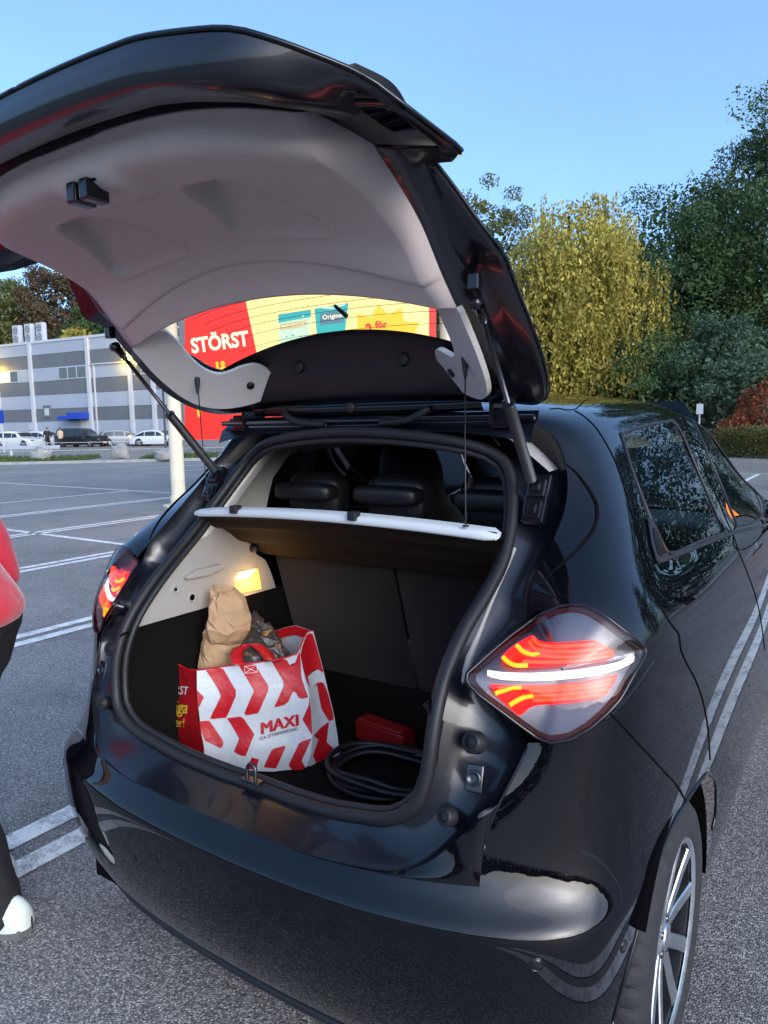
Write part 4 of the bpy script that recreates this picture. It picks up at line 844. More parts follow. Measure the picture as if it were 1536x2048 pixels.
# --- grey trim panel (measured in the open position)
mid = np.array([(-.82, 1.934), (-.797, 1.886), (-.71, 1.876), (-.60, 1.866), (-.50, 1.835), (-.43, 1.787), (-.381, 1.737)])
sid = np.array([(-.738, 1.908), (-.708, 1.862), (-.63, 1.842), (-.55, 1.816), (-.472, 1.774), (-.41, 1.712), (-.362, 1.672)])
sx = np.array([.424, .430, .438, .437, .437, .440, .447])
ox = np.array([(.450, -.708, 1.912), (.480, -.655, 1.896), (.484, -.61, 1.871), (.479, -.55, 1.845), (.475, -.475, 1.80), (.476, -.405, 1.727), (.480, -.358, 1.677)])
def splv(A, n): return np.array(spline(list(A), n))
nsub = 16
mid_, sid_, sx_, ox_ = splv(mid, nsub), splv(sid, nsub), np.array([p[0] for p in spline([np.array([q]) for q in sx], nsub)]), splv(ox, nsub)
US = np.linspace(-1, 1, 181)
pk = [np.array(q) for q in ((.128, -.685), (.15, -.705), (.222, -.705), (.246, -.685), (.312, -.525), (.298, -.503), (.092, -.503), (.076, -.525))]
def pdist(p, poly):
    ins = pip(p, poly); d = nearest_on([np.array(q) for q in poly] + [np.array(poly[0])], np.array(p))[0]; return d if ins else -d
rowsT = []
for r in range(len(mid_)):
    row = []
    row.append((-ox_[r][0], ox_[r][1], ox_[r][2]))
    for u in US:
        q = abs(u) ** 4.5; k2 = u * u
        y = mid_[r][0] * (1 - q) + sid_[r][0] * q; z = mid_[r][1] * (1 - k2) + sid_[r][1] * k2; x = u * sx_[r]
        d = pdist((abs(x), y), pk)
        if d > -.014:
            t = min(1, max(0, (d + .003) / .011)); t = t * t * (3 - 2 * t); ramp = min(1, max(.28, (-.485 - y) / .16)); z += .048 * t * ramp - .0035 * max(0, 1 - abs(d + .006) / .006)
        # rounded boss round the lock
        if abs(x) < .12 and y < -.70:
            t = max(0, 1 - max(0, abs(x) - .06) / .045); z -= .012 * t * t * (3 - 2 * t) * min(1, max(0, (y + .83) / .05)) * min(1, max(0, (-.69 - y) / .03))
        # moulded step near the window
        yy = -.452 + .04 * k2
        if y > yy: z += .006 * min(1, (y - yy) / .006)
        row.append((x, y, z))
    row.append((ox_[r][0], ox_[r][1], ox_[r][2])); rowsT.append(row)
tm = MB(); tm.grid(np.array(rowsT), flip=True); trim = tm.build('trim_panel', 'trim_grey', tg)
sol = trim.modifiers.new('thickness', 'SOLIDIFY'); sol.thickness = .004; sol.offset = 1
# dark skirts that tie the trim to the pressed frame
upg = np.array([0, .32, .947])
per = [np.array(rowsT[r][0]) for r in range(len(rowsT))][::-1] + [np.array(p) for p in rowsT[0][1:-1]] + [np.array(rowsT[r][-1]) for r in range(len(rowsT))]
skm = MB(); skm.grid(np.array([[p, p + upg * .015 + np.array([.03 * np.sign(p[0]) if abs(p[0]) > .45 else 0, -.008 if abs(p[0]) < .45 else 0, 0]), p + upg * .06 + np.array([.05 * np.sign(p[0]) if abs(p[0]) > .45 else 0, -.012, 0])] for p in per])); skm.build('trim_skirt', 'paint_inner', tg)
wsk = MB(); wsk.grid(np.array([[np.array(p), np.array(p) + upg * .012, np.array(p) + upg * .06 + np.array([0, -.05, 0])] for p in rowsT[-1]])); wsk.build('window_reveal', 'plastic_black', tg)
# lock with its hook jaws
lk = MB(); c = np.array([0, -.79, 1.872])
lk.box(c + (0, .012, .012), (.085, .05, .02)); lk.box(c + (-.018, 0, -.01), (.024, .045, .035)); lk.box(c + (.018, 0, -.01), (.024, .045, .035)); lk.box(c + (.048, .02, .012), (.03, .012, .012))
lk.build('lock', 'gloss_black', tg, smooth=False, bevel=.004)
for px_, rr_ in (((405, 95), .0065), ((121, 190), .006), ((122, 222), .006)):
    p = at(*px_, y=-.853 if px_[0] < 300 else -.842); hmm = MB(); hmm.lathe([(0, -.004), (rr_, -.004), (rr_, .002), (0, .002)], p + np.array([0, -.004, 0]), 'y', 12); hmm.build('drain_hole', 'gap', tg)

# --- pillar trims beside the window with their pads, and the strings' buttons
pp = np.array([-.478, -.362, 1.68]); pn = np.array([.60, -.55, -.58]); pn /= np.linalg.norm(pn)
pil_px = [(262, 692), (285, 722), (312, 752), (350, 785), (375, 801), (400, 812), (440, 818), (480, 814), (520, 803), (553, 786), (557, 774), (548, 752), (532, 738), (512, 730), (485, 734), (460, 744), (437, 749), (410, 740), (385, 720), (360, 690), (338, 668), (322, 662), (290, 677)]
pil = [on_plane(u, v, pp, pn) for u, v in spline([np.array(q, float) for q in pil_px], 3, True)]
f2 = fill_poly([(p[0], p[1]) for p in pil])
for sgn in (1, -1):
    P = pil if sgn < 0 else mirx(pil); n_ = pn * (1 if sgn < 0 else np.array([-1, 1, 1])); m = MB(); m.add(P, f2); m.add([p - n_ * .012 for p in P], f2); n0 = len(P)
    m.add(P + [p - n_ * .012 for p in P], [(i, (i + 1) % n0, n0 + (i + 1) % n0, n0 + i) for i in range(n0)]); m.build('pillar_trim', 'trim_light', tg, smooth=False, normals=True, weld=True)
    hc = np.array([sgn * .321, -.088, 1.58]); d_ = MB(); d_.lathe([(0, 0), (.011, 0), (.011, .004), (0, .004)], (0, 0, 0), 'z', 14)
    Q = Vector(n_).to_track_quat('Z', 'Y').to_matrix().to_4x4(); Q.translation = Vector(hc + n_ * .001); d_.move(Q).build('screw_cap', 'plastic_black', tg)
# --- black panel between the window and the hinges, with the polished lip below it
rowsB = []
for u in np.linspace(-1, 1, 41):
    x = .40 * u; k = u * u
    rowsB.append([(x, -.10 - .02 * k, 1.70 - .075 * k), (x, -.062 - .02 * k, 1.69 - .072 * k), (x, -.05 - .02 * k, 1.62 - .04 * k), (x, -.03 - .02 * k, 1.545 - .02 * k), (x, -.012, 1.53)])
bm_ = MB(); bm_.grid(np.array(rowsB), flip=True); bm_.build('upper_panel', 'plastic_black', tg)
for x in (-.168, .168): d_ = MB(); d_.lathe([(0, -.007), (.012, -.007), (.016, -.004), (.018, .006), (0, .006)], (x, -.058, 1.622), 'y', 18); d_.build('bump_stop', 'rubber', tg)
rowsB = []
for u in np.linspace(-1, 1, 41):
    x = .37 * u; k = u * u; rowsB.append([(x, -.022, 1.532 - .012 * k), (x, -.030, 1.53 - .012 * k), (x, -.045 + .012 * k, 1.522 - .012 * k), (x, -.052 + .024 * k, 1.502), (x, -.045 + .022 * k, 1.494), (x, -.01, 1.492)])
bm_ = MB(); bm_.grid(np.array(rowsB), flip=True); bm_.build('hinge_lip', 'paint', tg)
d_ = MB(); d_.lathe([(0, -.006), (.010, -.006), (.014, -.003), (.015, .006), (0, .006)], (0, -.052, 1.508), 'y', 18); d_.build('bump_stop', 'rubber', tg)
# hinges, spring rod and cable sleeves under the lip
hm = MB()
hm.tube([(-.5, -.03, 1.474), (.5, -.03, 1.474)], .007, 8); hm.tube([(-.46, -.022, 1.462), (.46, -.022, 1.462)], .005, 8); hm.build('hinge_rod', 'dark_steel', tg)
for sgn in (1, -1):
    h_ = MB(); h_.box((sgn * .40, .0, 1.485), (.012, .09, .05)); h_.box((sgn * .425, -.03, 1.475), (.05, .012, .045)); h_.box((sgn * .43, -.02, 1.455), (.06, .05, .008)); h_.build('hinge', 'gloss_black', tg, smooth=False, bevel=.003)
    cs = MB(); pts = spline([(sgn * .235, -.045, 1.50), (sgn * .215, -.055, 1.488), (sgn * .18, -.055, 1.474), (sgn * .13, -.05, 1.468), (sgn * .09, -.045, 1.466)], 10)
    cs.tube(pts, [.0105 if i % 2 else .0085 for i in range(len(pts))], 8); cs.build('cable_sleeve', 'rubber', tg)
# roof edge closing panel below the hinges
rp = MB(); rp.grid(np.array([[(x, .0 + .02 * (1 - (x / .5) ** 2), 1.49), (x, -.01, 1.468), (x, -.035, 1.452), (x, -.05, 1.446 - .03 * (x / .5) ** 4)] for x in np.linspace(-.5, .5, 21)]), flip=True); rp.build('roof_rail', 'paint_inner', car)

# --- gas struts and parcel strings
for sgn in (1, -1):
    lo, hi = np.array([sgn * .508, -.055, 1.325]), np.array([sgn * .53, -.374, 1.683]); s = empty('gas_strut', lo); s.parent = car
    d = hi - lo; m = MB(); m.tube([d * .03, d * .49, d * .5], [.0125, .0125, .009], 14); m.tube([d * .485, d * .5], .0138, 14); m.build('strut_body', 'plastic_black', s)
    m = MB(); m.tube([d * .5, d * .93], .0055, 10); m.build('strut_rod', 'dark_steel', s)
    m = MB(); m.tube([d * .90, d * .97], [.007, .011], 10); m.lathe([(0, -.014), (.012, -.012), (.013, .004), (0, .006)], d * .985, 'x', 12); m.build('strut_socket', 'gloss_black', s)
    m = MB(); m.box(d * 1.0 + np.array([0, -.01, .03]), (.022, .02, .03)); m.build('strut_bracket', 'gloss_black', s, smooth=False, bevel=.003)
    m = MB(); c = np.array([sgn * .012, .0, -.035])
    Q = Matrix.Rotation(R_(-28), 4, 'X'); Q.translation = Vector(c)
    b = MB(); b.box((0, 0, 0), (.052, .022, .115)); b.box((0, -.014, -.03), (.040, .01, .042)); b.box((0, -.014, .022), (.040, .01, .042)); b.box((0, -.02, -.03), (.022, .008, .022)); b.box((0, -.02, .022), (.018, .01, .018))
    b.move(Q).build('mount_plate', 'gloss_black', s, smooth=False, bevel=.003)
    st = MB(); a, b_ = np.array([sgn * .407, -.184, 1.238]), np.array([sgn * .414, -.199, 1.60]); st.tube([a, (a + b_) / 2 + np.array([.0, -.002, 0]), b_], .0016, 6)
    st.tube([b_ - np.array([0, 0, .045]), b_ - np.array([0, 0, .02]), b_, b_ + np.array([0, 0, .006])], [.0025, .0065, .009, .005], 10); st.lathe([(0, .004), (.008, .003), (.008, 0), (0, 0)], a, 'z', 10); st.build('parcel_string', 'plastic_black', car)
    # rubber stop, cover plug and latch hardware in the gutter
    for p, r_ in (((sgn * .518, -.485, .743), .017), ((sgn * .545, -.43, .872), .021)):
        pl = MB(); n_ = np.array([-.25 * sgn, -.9, .35]); n_ /= np.linalg.norm(n_); Q = Vector(n_).to_track_quat('Z', 'Y').to_matrix().to_4x4(); Q.translation = Vector(np.array(p) - n_ * .01)
        q = MB(); q.lathe([(0, .013), (r_ * .55, .013), (r_ * .62, .010), (r_ * .8, .016), (r_, .010), (r_ * 1.02, -.01)], (0, 0, 0), 'z', 22); q.move(Q).build('rubber_stop', 'rubber', car)
    pl = MB(); pl.lathe([(0, 0), (.009, 0), (.011, .004), (.014, .006), (.015, 0)], (0, 0, 0), 'z', 16); pl.box((0, 0, -.004), (.034, .05, .006)); n_ = np.array([.12 * sgn, -.93, .3]); n_ /= np.linalg.norm(n_)
    Q = Vector(n_).to_track_quat('Z', 'Y').to_matrix().to_4x4(); Q.translation = Vector((sgn * .562, -.452, .815)); pl.move(Q).build('guide_block', 'dark_steel', car, auto=40, bevel=.003)
# striker loop on the sill
st = MB(); st.tube(spline([(-.013, -.462, .655), (-.013, -.460, .683), (-.008, -.459, .694), (0, -.459, .697), (.008, -.459, .694), (.013, -.460, .683), (.013, -.462, .655)], 5), .0042, 10); st.build('striker', 'dark_steel', car)
st = MB(); st.box((0, -.459, .658), (.058, .022, .006)); st.build('striker_plate', 'dark_steel', car, smooth=False, bevel=.002)

# short wiper spindle standing in the rear pane
wp_ = MB(); a_, b_ = op(skin(.515, .845) + N_IN * .012), op(skin(.515, .80) + N_IN * .012); wp_.tube([a_, b_], [.006, .004], 8); wp_.build('wiper_spindle', 'plastic_black', tg)
# ------------------------------------------------------------------ tail lamps
mat('lamp_red', (.35, .0, .0), rough=.3, emis=(1., .006, .008), estr=.9)
mat('lamp_streak', (.5, .02, .0), rough=.3, emis=(1., .035, .012), estr=1.25)
mat('lamp_hot', (.8, .2, .0), rough=.3, emis=(1., .20, .004), estr=1.25)
mat('lamp_dim', (.18, .0, .0), rough=.25, emis=(1., .0, .02), estr=.12)
mat('lamp_white', (.80, .80, .82), rough=.15, emis=(1., .92, .92), estr=.35)
mat('lamp_housing', (.13, .13, .145), rough=.25, metal=.6)
mat('lamp_chrome', (.035, .035, .04), rough=.5)
glassmat('lamp_lens', (.93, .93, .95), 1.5)
lamp_out = [np.array(p) for p in ((.602, -.275, 1.078), (.578, -.32, 1.055), (.552, -.372, 1.025), (.530, -.416, .997), (.532, -.424, .984), (.556, -.422, .963), (.594, -.408, .935), (.627, -.394, .909), (.655, -.382, .888))]
lamp_out += [S(*q) for q in lamp_ab]
lo_c = sum(lamp_out) / len(lamp_out); U_, s_, Vt_ = np.linalg.svd(np.array(lamp_out) - lo_c); ln = Vt_[2]
if ln[1] > 0: ln = -ln
le1 = Vt_[0]; le2 = np.cross(ln, le1)
lamp_ring = resample(lamp_out, 72, True)
def ring2(p): d = p - lo_c; return np.array([d @ le1, d @ le2])
ring_2d = [ring2(p) for p in lamp_ring]; ring_a = [math.atan2(q[1], q[0]) for q in ring_2d]; ring_r = [np.linalg.norm(q) for q in ring_2d]
_ord = sorted(range(72), key=lambda i: ring_a[i]); _A = [ring_a[i] for i in _ord]; _R = [ring_r[i] for i in _ord]; _H = [(lamp_ring[i] - lo_c) @ ln for i in _ord]
def ring_at(a): return np.interp(a, [_A[-1] - 2 * math.pi] + _A + [_A[0] + 2 * math.pi], [_R[-1]] + _R + [_R[0]]), np.interp(a, [_A[-1] - 2 * math.pi] + _A + [_A[0] + 2 * math.pi], [_H[-1]] + _H + [_H[0]])
LB = .030
def lamp_h(q, bul):
    r = np.linalg.norm(q); R0, H0 = ring_at(math.atan2(q[1], q[0])); s = min(1, r / R0); return H0 * s * s + bul * (1 - s * s) ** .8
def lamp_pt(u, v, bul, off=0.):
    d = ray(u, v); d = d / np.linalg.norm(d); t = ((lo_c - CAM) @ ln) / (d @ ln)
    for _ in range(12):
        p = CAM + t * d; q = ring2(p); e = (p - lo_c) @ ln - lamp_h(q, bul) - off; t -= e / (d @ ln)
    return CAM + t * d
def lamp_sheet(bul, off, ss, shrink=1.):
    return np.array([[lo_c + (lo_c * 0) + shrink * s * (q[0] * le1 + q[1] * le2) + ln * (lamp_h(np.array(q) * s * shrink, bul) + off) for q in ring_2d] for s in ss])
lens = MB(); SS = [1., .985, .96, .92, .85, .75, .62, .48, .32, .16, .02]
Lr = lamp_sheet(LB, .006, SS); Lr = np.concatenate([(Lr[:1] - ln * .03), Lr]); lens.grid(Lr, cv=True)
rimm = MB(); rimm.tube([p + ln * .004 for p in lamp_ring], .004, 6, closed=True)
hous = MB(); hous.grid(lamp_sheet(.004, -.012, [1., .9, .7, .4, .02], .99), cv=True)
bez = MB(); bez.grid(np.concatenate([lamp_sheet(.012, -.002, [.99, .93]), lamp_sheet(.004, -.010, [.90])]), cv=True)
def px(l): return [(980 + x / 3.84, 1160 + y / 3.84) for x, y in l]
up_red = px([(90, 590), (140, 535), (200, 490), (260, 455), (330, 420), (350, 445), (380, 468), (450, 482), (600, 478), (800, 460), (900, 520), (960, 580), (950, 600), (800, 630), (600, 652), (400, 668), (250, 672), (150, 655), (100, 630)])
lo_red = px([(0, 800), (150, 808), (300, 812), (500, 802), (700, 782), (985, 722), (960, 790), (900, 870), (860, 900), (600, 945), (400, 958), (350, 962), (300, 985), (230, 1050), (150, 980), (80, 915), (40, 880)])
white = px([(-20, 690), (100, 708), (300, 714), (500, 706), (700, 684), (900, 650), (1000, 625), (1085, 570), (1112, 580), (1105, 630), (1060, 655), (980, 690), (850, 725), (700, 748), (500, 768), (300, 775), (100, 765), (-20, 740)])
top_clear = px([(350, 395), (430, 340), (540, 320), (680, 345), (780, 400), (800, 445), (600, 462), (460, 466), (390, 448)])
def plate(poly, bul, off, th=.003):
    P = [lamp_pt(u, v, bul, off) for u, v in resample(poly, 60, True)]; P2 = [ring2(p) for p in P]; f = fill_poly([tuple(q) for q in P2]); m = MB(); m.add(P, f); n0 = len(P)
    m.add([p - ln * th for p in P], []); m.f += [(i, (i + 1) % n0, n0 + (i + 1) % n0, n0 + i) for i in range(n0)]; m.m += [0] * n0; return m
def streak(l, r, bul=.012, off=.002): m = MB(); m.tube([lamp_pt(u, v, bul, off) for u, v in spline([np.array(q) for q in px(l)], 5)], r, 6); return m
streaks = [[(330, 440), (370, 490), (480, 510), (700, 500), (850, 492)], [(300, 470), (350, 530), (480, 550), (700, 545), (900, 520)], [(360, 575), (500, 592), (700, 585), (940, 548)], [(250, 625), (420, 632), (650, 622), (950, 580)],
           [(60, 830), (220, 822), (500, 820), (760, 800), (960, 755)], [(300, 850), (500, 848), (760, 825), (940, 795)], [(260, 890), (500, 885), (760, 860), (915, 835)], [(330, 925), (500, 918), (720, 898), (880, 872)]]
hots = [[(205, 500), (250, 545), (310, 570), (380, 572)], [(100, 590), (140, 630), (200, 655), (290, 655)], [(40, 872), (100, 850), (170, 828), (240, 824)], [(150, 962), (210, 925), (270, 898), (330, 890)]]
for sgn in (1, -1):
    sd = (lambda m: m) if sgn > 0 else (lambda m: m.mirror())
    L = empty('tail_lamp'); L.parent = car; L['label'] = 'lit red tail lamp with a clear diamond lens, ' + ('right hand side' if sgn > 0 else 'left hand side')
    sd(lens).build('lens', 'lamp_lens', L); sd(rimm).build('lamp_gasket', 'gloss_black', L); sd(hous).build('housing', 'lamp_housing', L); sd(bez).build('bezel', 'lamp_chrome', L)
    sd(plate(up_red, .010, 0)).build('light_guide', 'lamp_red', L); sd(plate(lo_red, .010, 0)).build('light_guide', 'lamp_red', L); sd(plate(white, .014, .003, .006)).build('indicator_strip', 'lamp_white', L)
    for l in streaks: sd(streak(l, .0036)).build('light_line', 'lamp_streak', L)
    for l in hots: sd(streak(l, .0042)).build('light_line', 'lamp_hot', L)

# ------------------------------------------------------------------ wheels
mat('tyre', (.018, .018, .019), rough=.75, bump=.25, bscale=90, var=.25, vscale=40)
mat('alloy', (.60, .62, .64), rough=.34, metal=1., rvar=.05, vscale=20)
mat('alloy_dark', (.012, .012, .014), rough=.35)
def wheel(loc, sgn):
    W = empty('wheel', loc); W.parent = car; W.rotation_euler = (0, 0, 0 if sgn > 0 else math.pi)
    R0, xo = .312, .082                                   # tyre radius, outer sidewall
    prof = [(.212, xo - .015), (.218, xo - .004), (.235, xo + .004), (.262, xo + .006), (.285, xo - .002), (.299, xo - .016), (.3065, xo - .030), (.3105, xo - .052), (.3005, xo - .054), (.3005, xo - .060), (.3115, xo - .062), (.312, xo - .100), (.302, xo - .102), (.302, xo - .108), (.312, xo - .110), (.31, xo - .15), (.298, xo - .172), (.26, xo - .185), (.21, xo - .18)]
    n = 240; P = []
    for k, (r, h) in enumerate(prof):
        row = []
        for j in range(n):
            a = 2 * math.pi * j / n; rr = r; sh = 0
            if 5 <= k <= 7: rr = r - (.0075 if (j % 5) < 1 else 0)
            if 10 <= k <= 11: rr = r - (.006 if ((j + 3) % 6) < 1 else 0)
            row.append((h, rr * math.cos(a), rr * math.sin(a)))
        P.append(row)
    m = MB(); m.grid(np.array(P), cv=True); m.build('tyre', 'tyre', W, auto=50)
    m = MB(); m.lathe([(.206, xo - .16), (.198, xo - .06), (.201, xo - .014)], axis='x', n=72); m.build('rim_barrel', 'alloy_dark', W, normals=False)
    m = MB(); m.lathe([(.201, xo - .016), (.209, xo - .012), (.2165, xo - .012), (.219, xo - .006), (.2165, xo - .001), (.211, xo - .002), (.204, xo - .008)], axis='x', n=72, flip=True); rim = m.build('rim', 'alloy', W, normals=True, auto=40)
    m = MB(); m.lathe([(0, xo - .085), (.205, xo - .085)], axis='x', n=48, flip=True); m.build('brake_shroud', 'alloy_dark', W)
    def fx(r): return xo - .028 + .022 * (r / .21) ** 1.5
    for k in range(5):
        a0 = 2 * math.pi * k / 5 + .31; sp = MB(); dk = MB()
        for s in (-1, 1):
            pts = []
            for r, off, wd in ((.030, .012, .014), (.07, .019, .017), (.11, .032, .018), (.15, .047, .018), (.19, .060, .019), (.207, .065, .021)):
                pts.append((r, s * off, wd))
            face = []
            for r, off, wd in pts: face.append([(fx(r), r, off - wd), (fx(r) + .002, r, off), (fx(r), r, off + wd)])
            rows_ = []
            for (r, off, wd) in pts:
                f = fx(r); rows_.append([(f - .035, r, off - wd * .8), (f - .003, r, off - wd), (f, r, off - wd * .85), (f + .001, r, off), (f, r, off + wd * .85), (f - .003, r, off + wd), (f - .035, r, off + wd * .8)])
            tgt = MB(); tgt.grid(np.array(rows_), flip=True)
            ca, sa = math.cos(a0), math.sin(a0); tgt.v = [(x, y * ca - z * sa, y * sa + z * ca) for x, y, z in tgt.v]
            sp.add(tgt.v, tgt.f)
        sp.build('spoke', 'alloy', W, auto=30, normals=False)
    m = MB(); m.lathe([(.052, xo - .05), (.052, xo - .03), (.045, xo - .024), (.03, xo - .022), (.028, xo - .018), (.012, xo - .016), (0, xo - .016)], axis='x', n=32, flip=True); m.build('hub_cap', 'alloy', W, auto=40)
    for k in range(5):
        a = 2 * math.pi * k / 5; m = MB(); m.lathe([(.008, xo - .03), (.008, xo - .02), (.0, xo - .02)], (0, .038 * math.cos(a), .038 * math.sin(a)), 'x', 8, flip=True); m.build('wheel_bolt', 'dark_steel', W)
for y in (0, 2.588):
    for sgn in (1, -1): wheel((sgn * .752, y, .312), sgn)
# underbody and the dark panels that close the shell
mb = MB(); mb.box((0, 1.0, .24), (1.3, 2.9, .1)); mb.build('underbody', 'gap', car, smooth=False)
# nose, bonnet and windscreen so that the car is whole from other sides
rowsF = []
for s, (yy, zt, wd) in enumerate(((2.3, 1.02, .76), (2.6, 1.0, .78), (2.95, .95, .77), (3.25, .82, .70), (3.4, .62, .62), (3.42, .45, .60), (3.36, .25, .58))):
    rowsF.append([(wd * u, yy - .12 * abs(u) ** 3 * (s > 2), zt - .06 * u ** 4) for u in np.linspace(-1, 1, 21)])
mb = MB(); mb.grid(np.array(rowsF), flip=True); mb.build('bonnet', 'paint', car)
for sgn in (1, -1):
    mb = MB(); rr = []
    for yy in np.linspace(2.3, 3.38, 12):
        t = (yy - 2.3) / 1.1; rr.append([(sgn * (.78 - .16 * t ** 3), yy, 1.0 - .3 * t ** 2), (sgn * (.835 - .2 * t ** 3), yy, .85 - .2 * t ** 2), (sgn * (.842 - .22 * t ** 3), yy, .6), (sgn * (.82 - .22 * t ** 3), yy, .25)])
    mb.grid(np.array(rr), flip=sgn < 0); mb.build('front_wing', 'paint', car)
ws = MB(); ws.grid(np.array([[(u * (.53 + .2 * t), 1.5 + .82 * t - .12 * u * u, 1.545 - .52 * t - .01 * u * u) for u in np.linspace(-1, 1, 15)] for t in np.linspace(0, 1, 9)])); ws.build('windscreen', 'glass_clear', car)
# door mirror
for sgn in (1, -1):
    dm = empty('door_mirror', (sgn * .90, 1.72, 1.08)); dm.parent = car; m = MB(); m.grid(np.array([[(sgn * (.10 * math.cos(a) * q), .10 * (1 - q * q) ** .5, .075 * math.sin(a) * q) for a in np.linspace(0, 2 * math.pi, 24, endpoint=False)] for q in (1., .95, .8, .55, .25, .02)]), cv=True, flip=sgn < 0); m.box((-sgn * .1, .02, -.05), (.12, .04, .03)); m.build('mirror_shell', 'paint', dm)
    m = MB(); m.add([(.093 * math.cos(a), -.004, .068 * math.sin(a)) for a in np.linspace(0, 2 * math.pi, 24, endpoint=False)], [tuple(range(24))]); m.build('mirror_glass', 'steel', dm)
# ------------------------------------------------------------------ boot and cabin
mat('cream_trim', (.34, .325, .30), rough=.6, bump=.05, bscale=500, var=.04, vscale=12)
mat('carpet', (.006, .0055, .0055), rough=.95, bump=.3, bscale=700, spec=.1)
mat('seat_cloth', (.0085, .0072, .0072), rough=.9, bump=.25, bscale=500, spec=.2, sheen=.2)
mat('leather', (.012, .012, .013), rough=.42, bump=.08, bscale=160)
mat('shelf_board', (.020, .012, .008), rough=.85, bump=.2, bscale=400, spec=.2)
mat('shelf_white', (.58, .61, .63), rough=.6)
mat('boot_light', (.9, .6, .2), rough=.3, emis=(1., .42, .02), estr=.55)
mat('boot_light_hot', (1., .8, .4), rough=.3, emis=(1., .74, .30), estr=2.5)
mat('headlining', (.32, .31, .30), rough=.9, bump=.1, bscale=600)
# floor, front bulkhead under the seat, side linings
m = MB(); m.grid(np.array([[(x, y, .50 + .012 * abs(x / .5) ** 6) for x in np.linspace(-.5, .5, 21)] for y in np.linspace(-.44, .36, 17)])); m.build('boot_floor', 'carpet', car)
m = MB(); m.grid(np.array([[(x, -.462, .64), (x, -.44, .645), (x, -.425, .62), (x, -.42, .50)] for x in np.linspace(-.44, .44, 21)])); m.build('sill_trim', 'plastic_black', car)
for sgn in (1, -1):
    rr = []
    for y in np.linspace(-.455, .42, 30):
        k = max(0, 1 - ((y - .05) / .33) ** 2) ** .5 if abs(y - .05) < .33 else 0     # wheel house swells into the boot
        rr.append([(sgn * (.475 - .02 * (y < -.4)), y, .935), (sgn * .488, y, .90), (sgn * (.485 - .02 * k), y, .72), (sgn * (.48 - .05 * k), y, .60), (sgn * (.47 - .06 * k), y, .49)])
    m = MB(); m.grid(np.array(rr), flip=sgn > 0); m.build('side_lining', 'carpet', car)
# cream upper side trim: outline read on the left wall (x = -.47), mirrored for the right one
ct_px = [(275, 1255), (553, 1175), (541, 1138), (532, 1120), (514, 1108), (510, 1091), (480, 1075), (455, 1062), (440, 1051), (419, 1040), (352, 1128), (305, 1195)]
ct = [at(u, v, x=-.47) for u, v in ct_px]
def slab(poly, n, th, name, m_, par, bev=.004):
    P = [np.array(p) for p in poly]; n = np.array(n, float); n /= np.linalg.norm(n); ax = 0 if abs(n[0]) > .7 else 1 if abs(n[1]) > .7 else 2
    f = fill_poly([tuple(np.delete(p, ax)) for p in P]); N0 = len(P); mb = MB(); mb.add(P, f); mb.add([p - n * th for p in P], f); mb.add(P + [p - n * th for p in P], [(i, (i + 1) % N0, N0 + (i + 1) % N0, N0 + i) for i in range(N0)])
    return mb.build(name, m_, par, smooth=False, weld=True, normals=True, bevel=bev)
for sgn in (-1, 1):
    P = ct if sgn < 0 else mirx(ct); tr = slab(P, (-sgn, 0, 0), .03, 'side_trim', 'cream_trim', car)
    # raised grip ledge, screw cup and cable hole
    q = [at(u, v, x=-.455) for u, v in ((372, 1155), (396, 1140), (445, 1128), (450, 1138), (420, 1152), (375, 1160))]; q = q if sgn < 0 else mirx(q); slab(q, (-sgn, 0, 0), .02, 'grip_ledge', 'cream_trim', tr, .006)
    for (u, v), r_ in (((351, 1179), .012), ((384, 1195), .013)):
        c = at(u, v, x=-.47); c[0] *= -sgn; h = MB(); h.lathe([(r_ * 1.25, -.002), (r_ * 1.15, .003), (r_ * .8, .0025), (r_ * .7, -.001)], c, 'x', 20, flip=sgn > 0); h.build('cup_ring', 'cream_trim', tr)
        h = MB(); h.lathe([(0, .0015), (r_ * (.45 if r_ < .0125 else .72), .0015)], c, 'x', 18); h.build('cup_hole', 'gap', tr)
# upper C-pillar linings up to the roof
for sgn in (-1, 1):
    m = MB(); rr = []
    for z, x0, y0, x1, y1 in ((1.17, .475, -.145, .50, .02), (1.22, .470, -.105, .52, .06), (1.28, .455, -.05, .535, .10), (1.34, .435, -.008, .53, .16), (1.40, .39, .015, .50, .22), (1.43, .36, .02, .46, .28)):
        rr.append([(sgn * x0, y0 + .02, z), (sgn * (x0 + .012), y0 + .06, z), (sgn * (x1 + .02), (y0 + y1) / 2 + .06, z + .005), (sgn * x1, y1 + .12, z + .01)])
    m.grid(np.array(rr), flip=sgn < 0); m.build('pillar_lining', 'cream_trim', car)
m = MB(); m.grid(np.array([[(x, y, 1.435 + .05 * (1 - (x / .5) ** 2) + .03 * min(1, y / .5) - .06 * max(0, abs(x) - .4) / .1) for x in np.linspace(-.53, .53, 15)] for y in np.linspace(-.01, 1.5, 10)])); m.build('headlining', 'headlining', car)
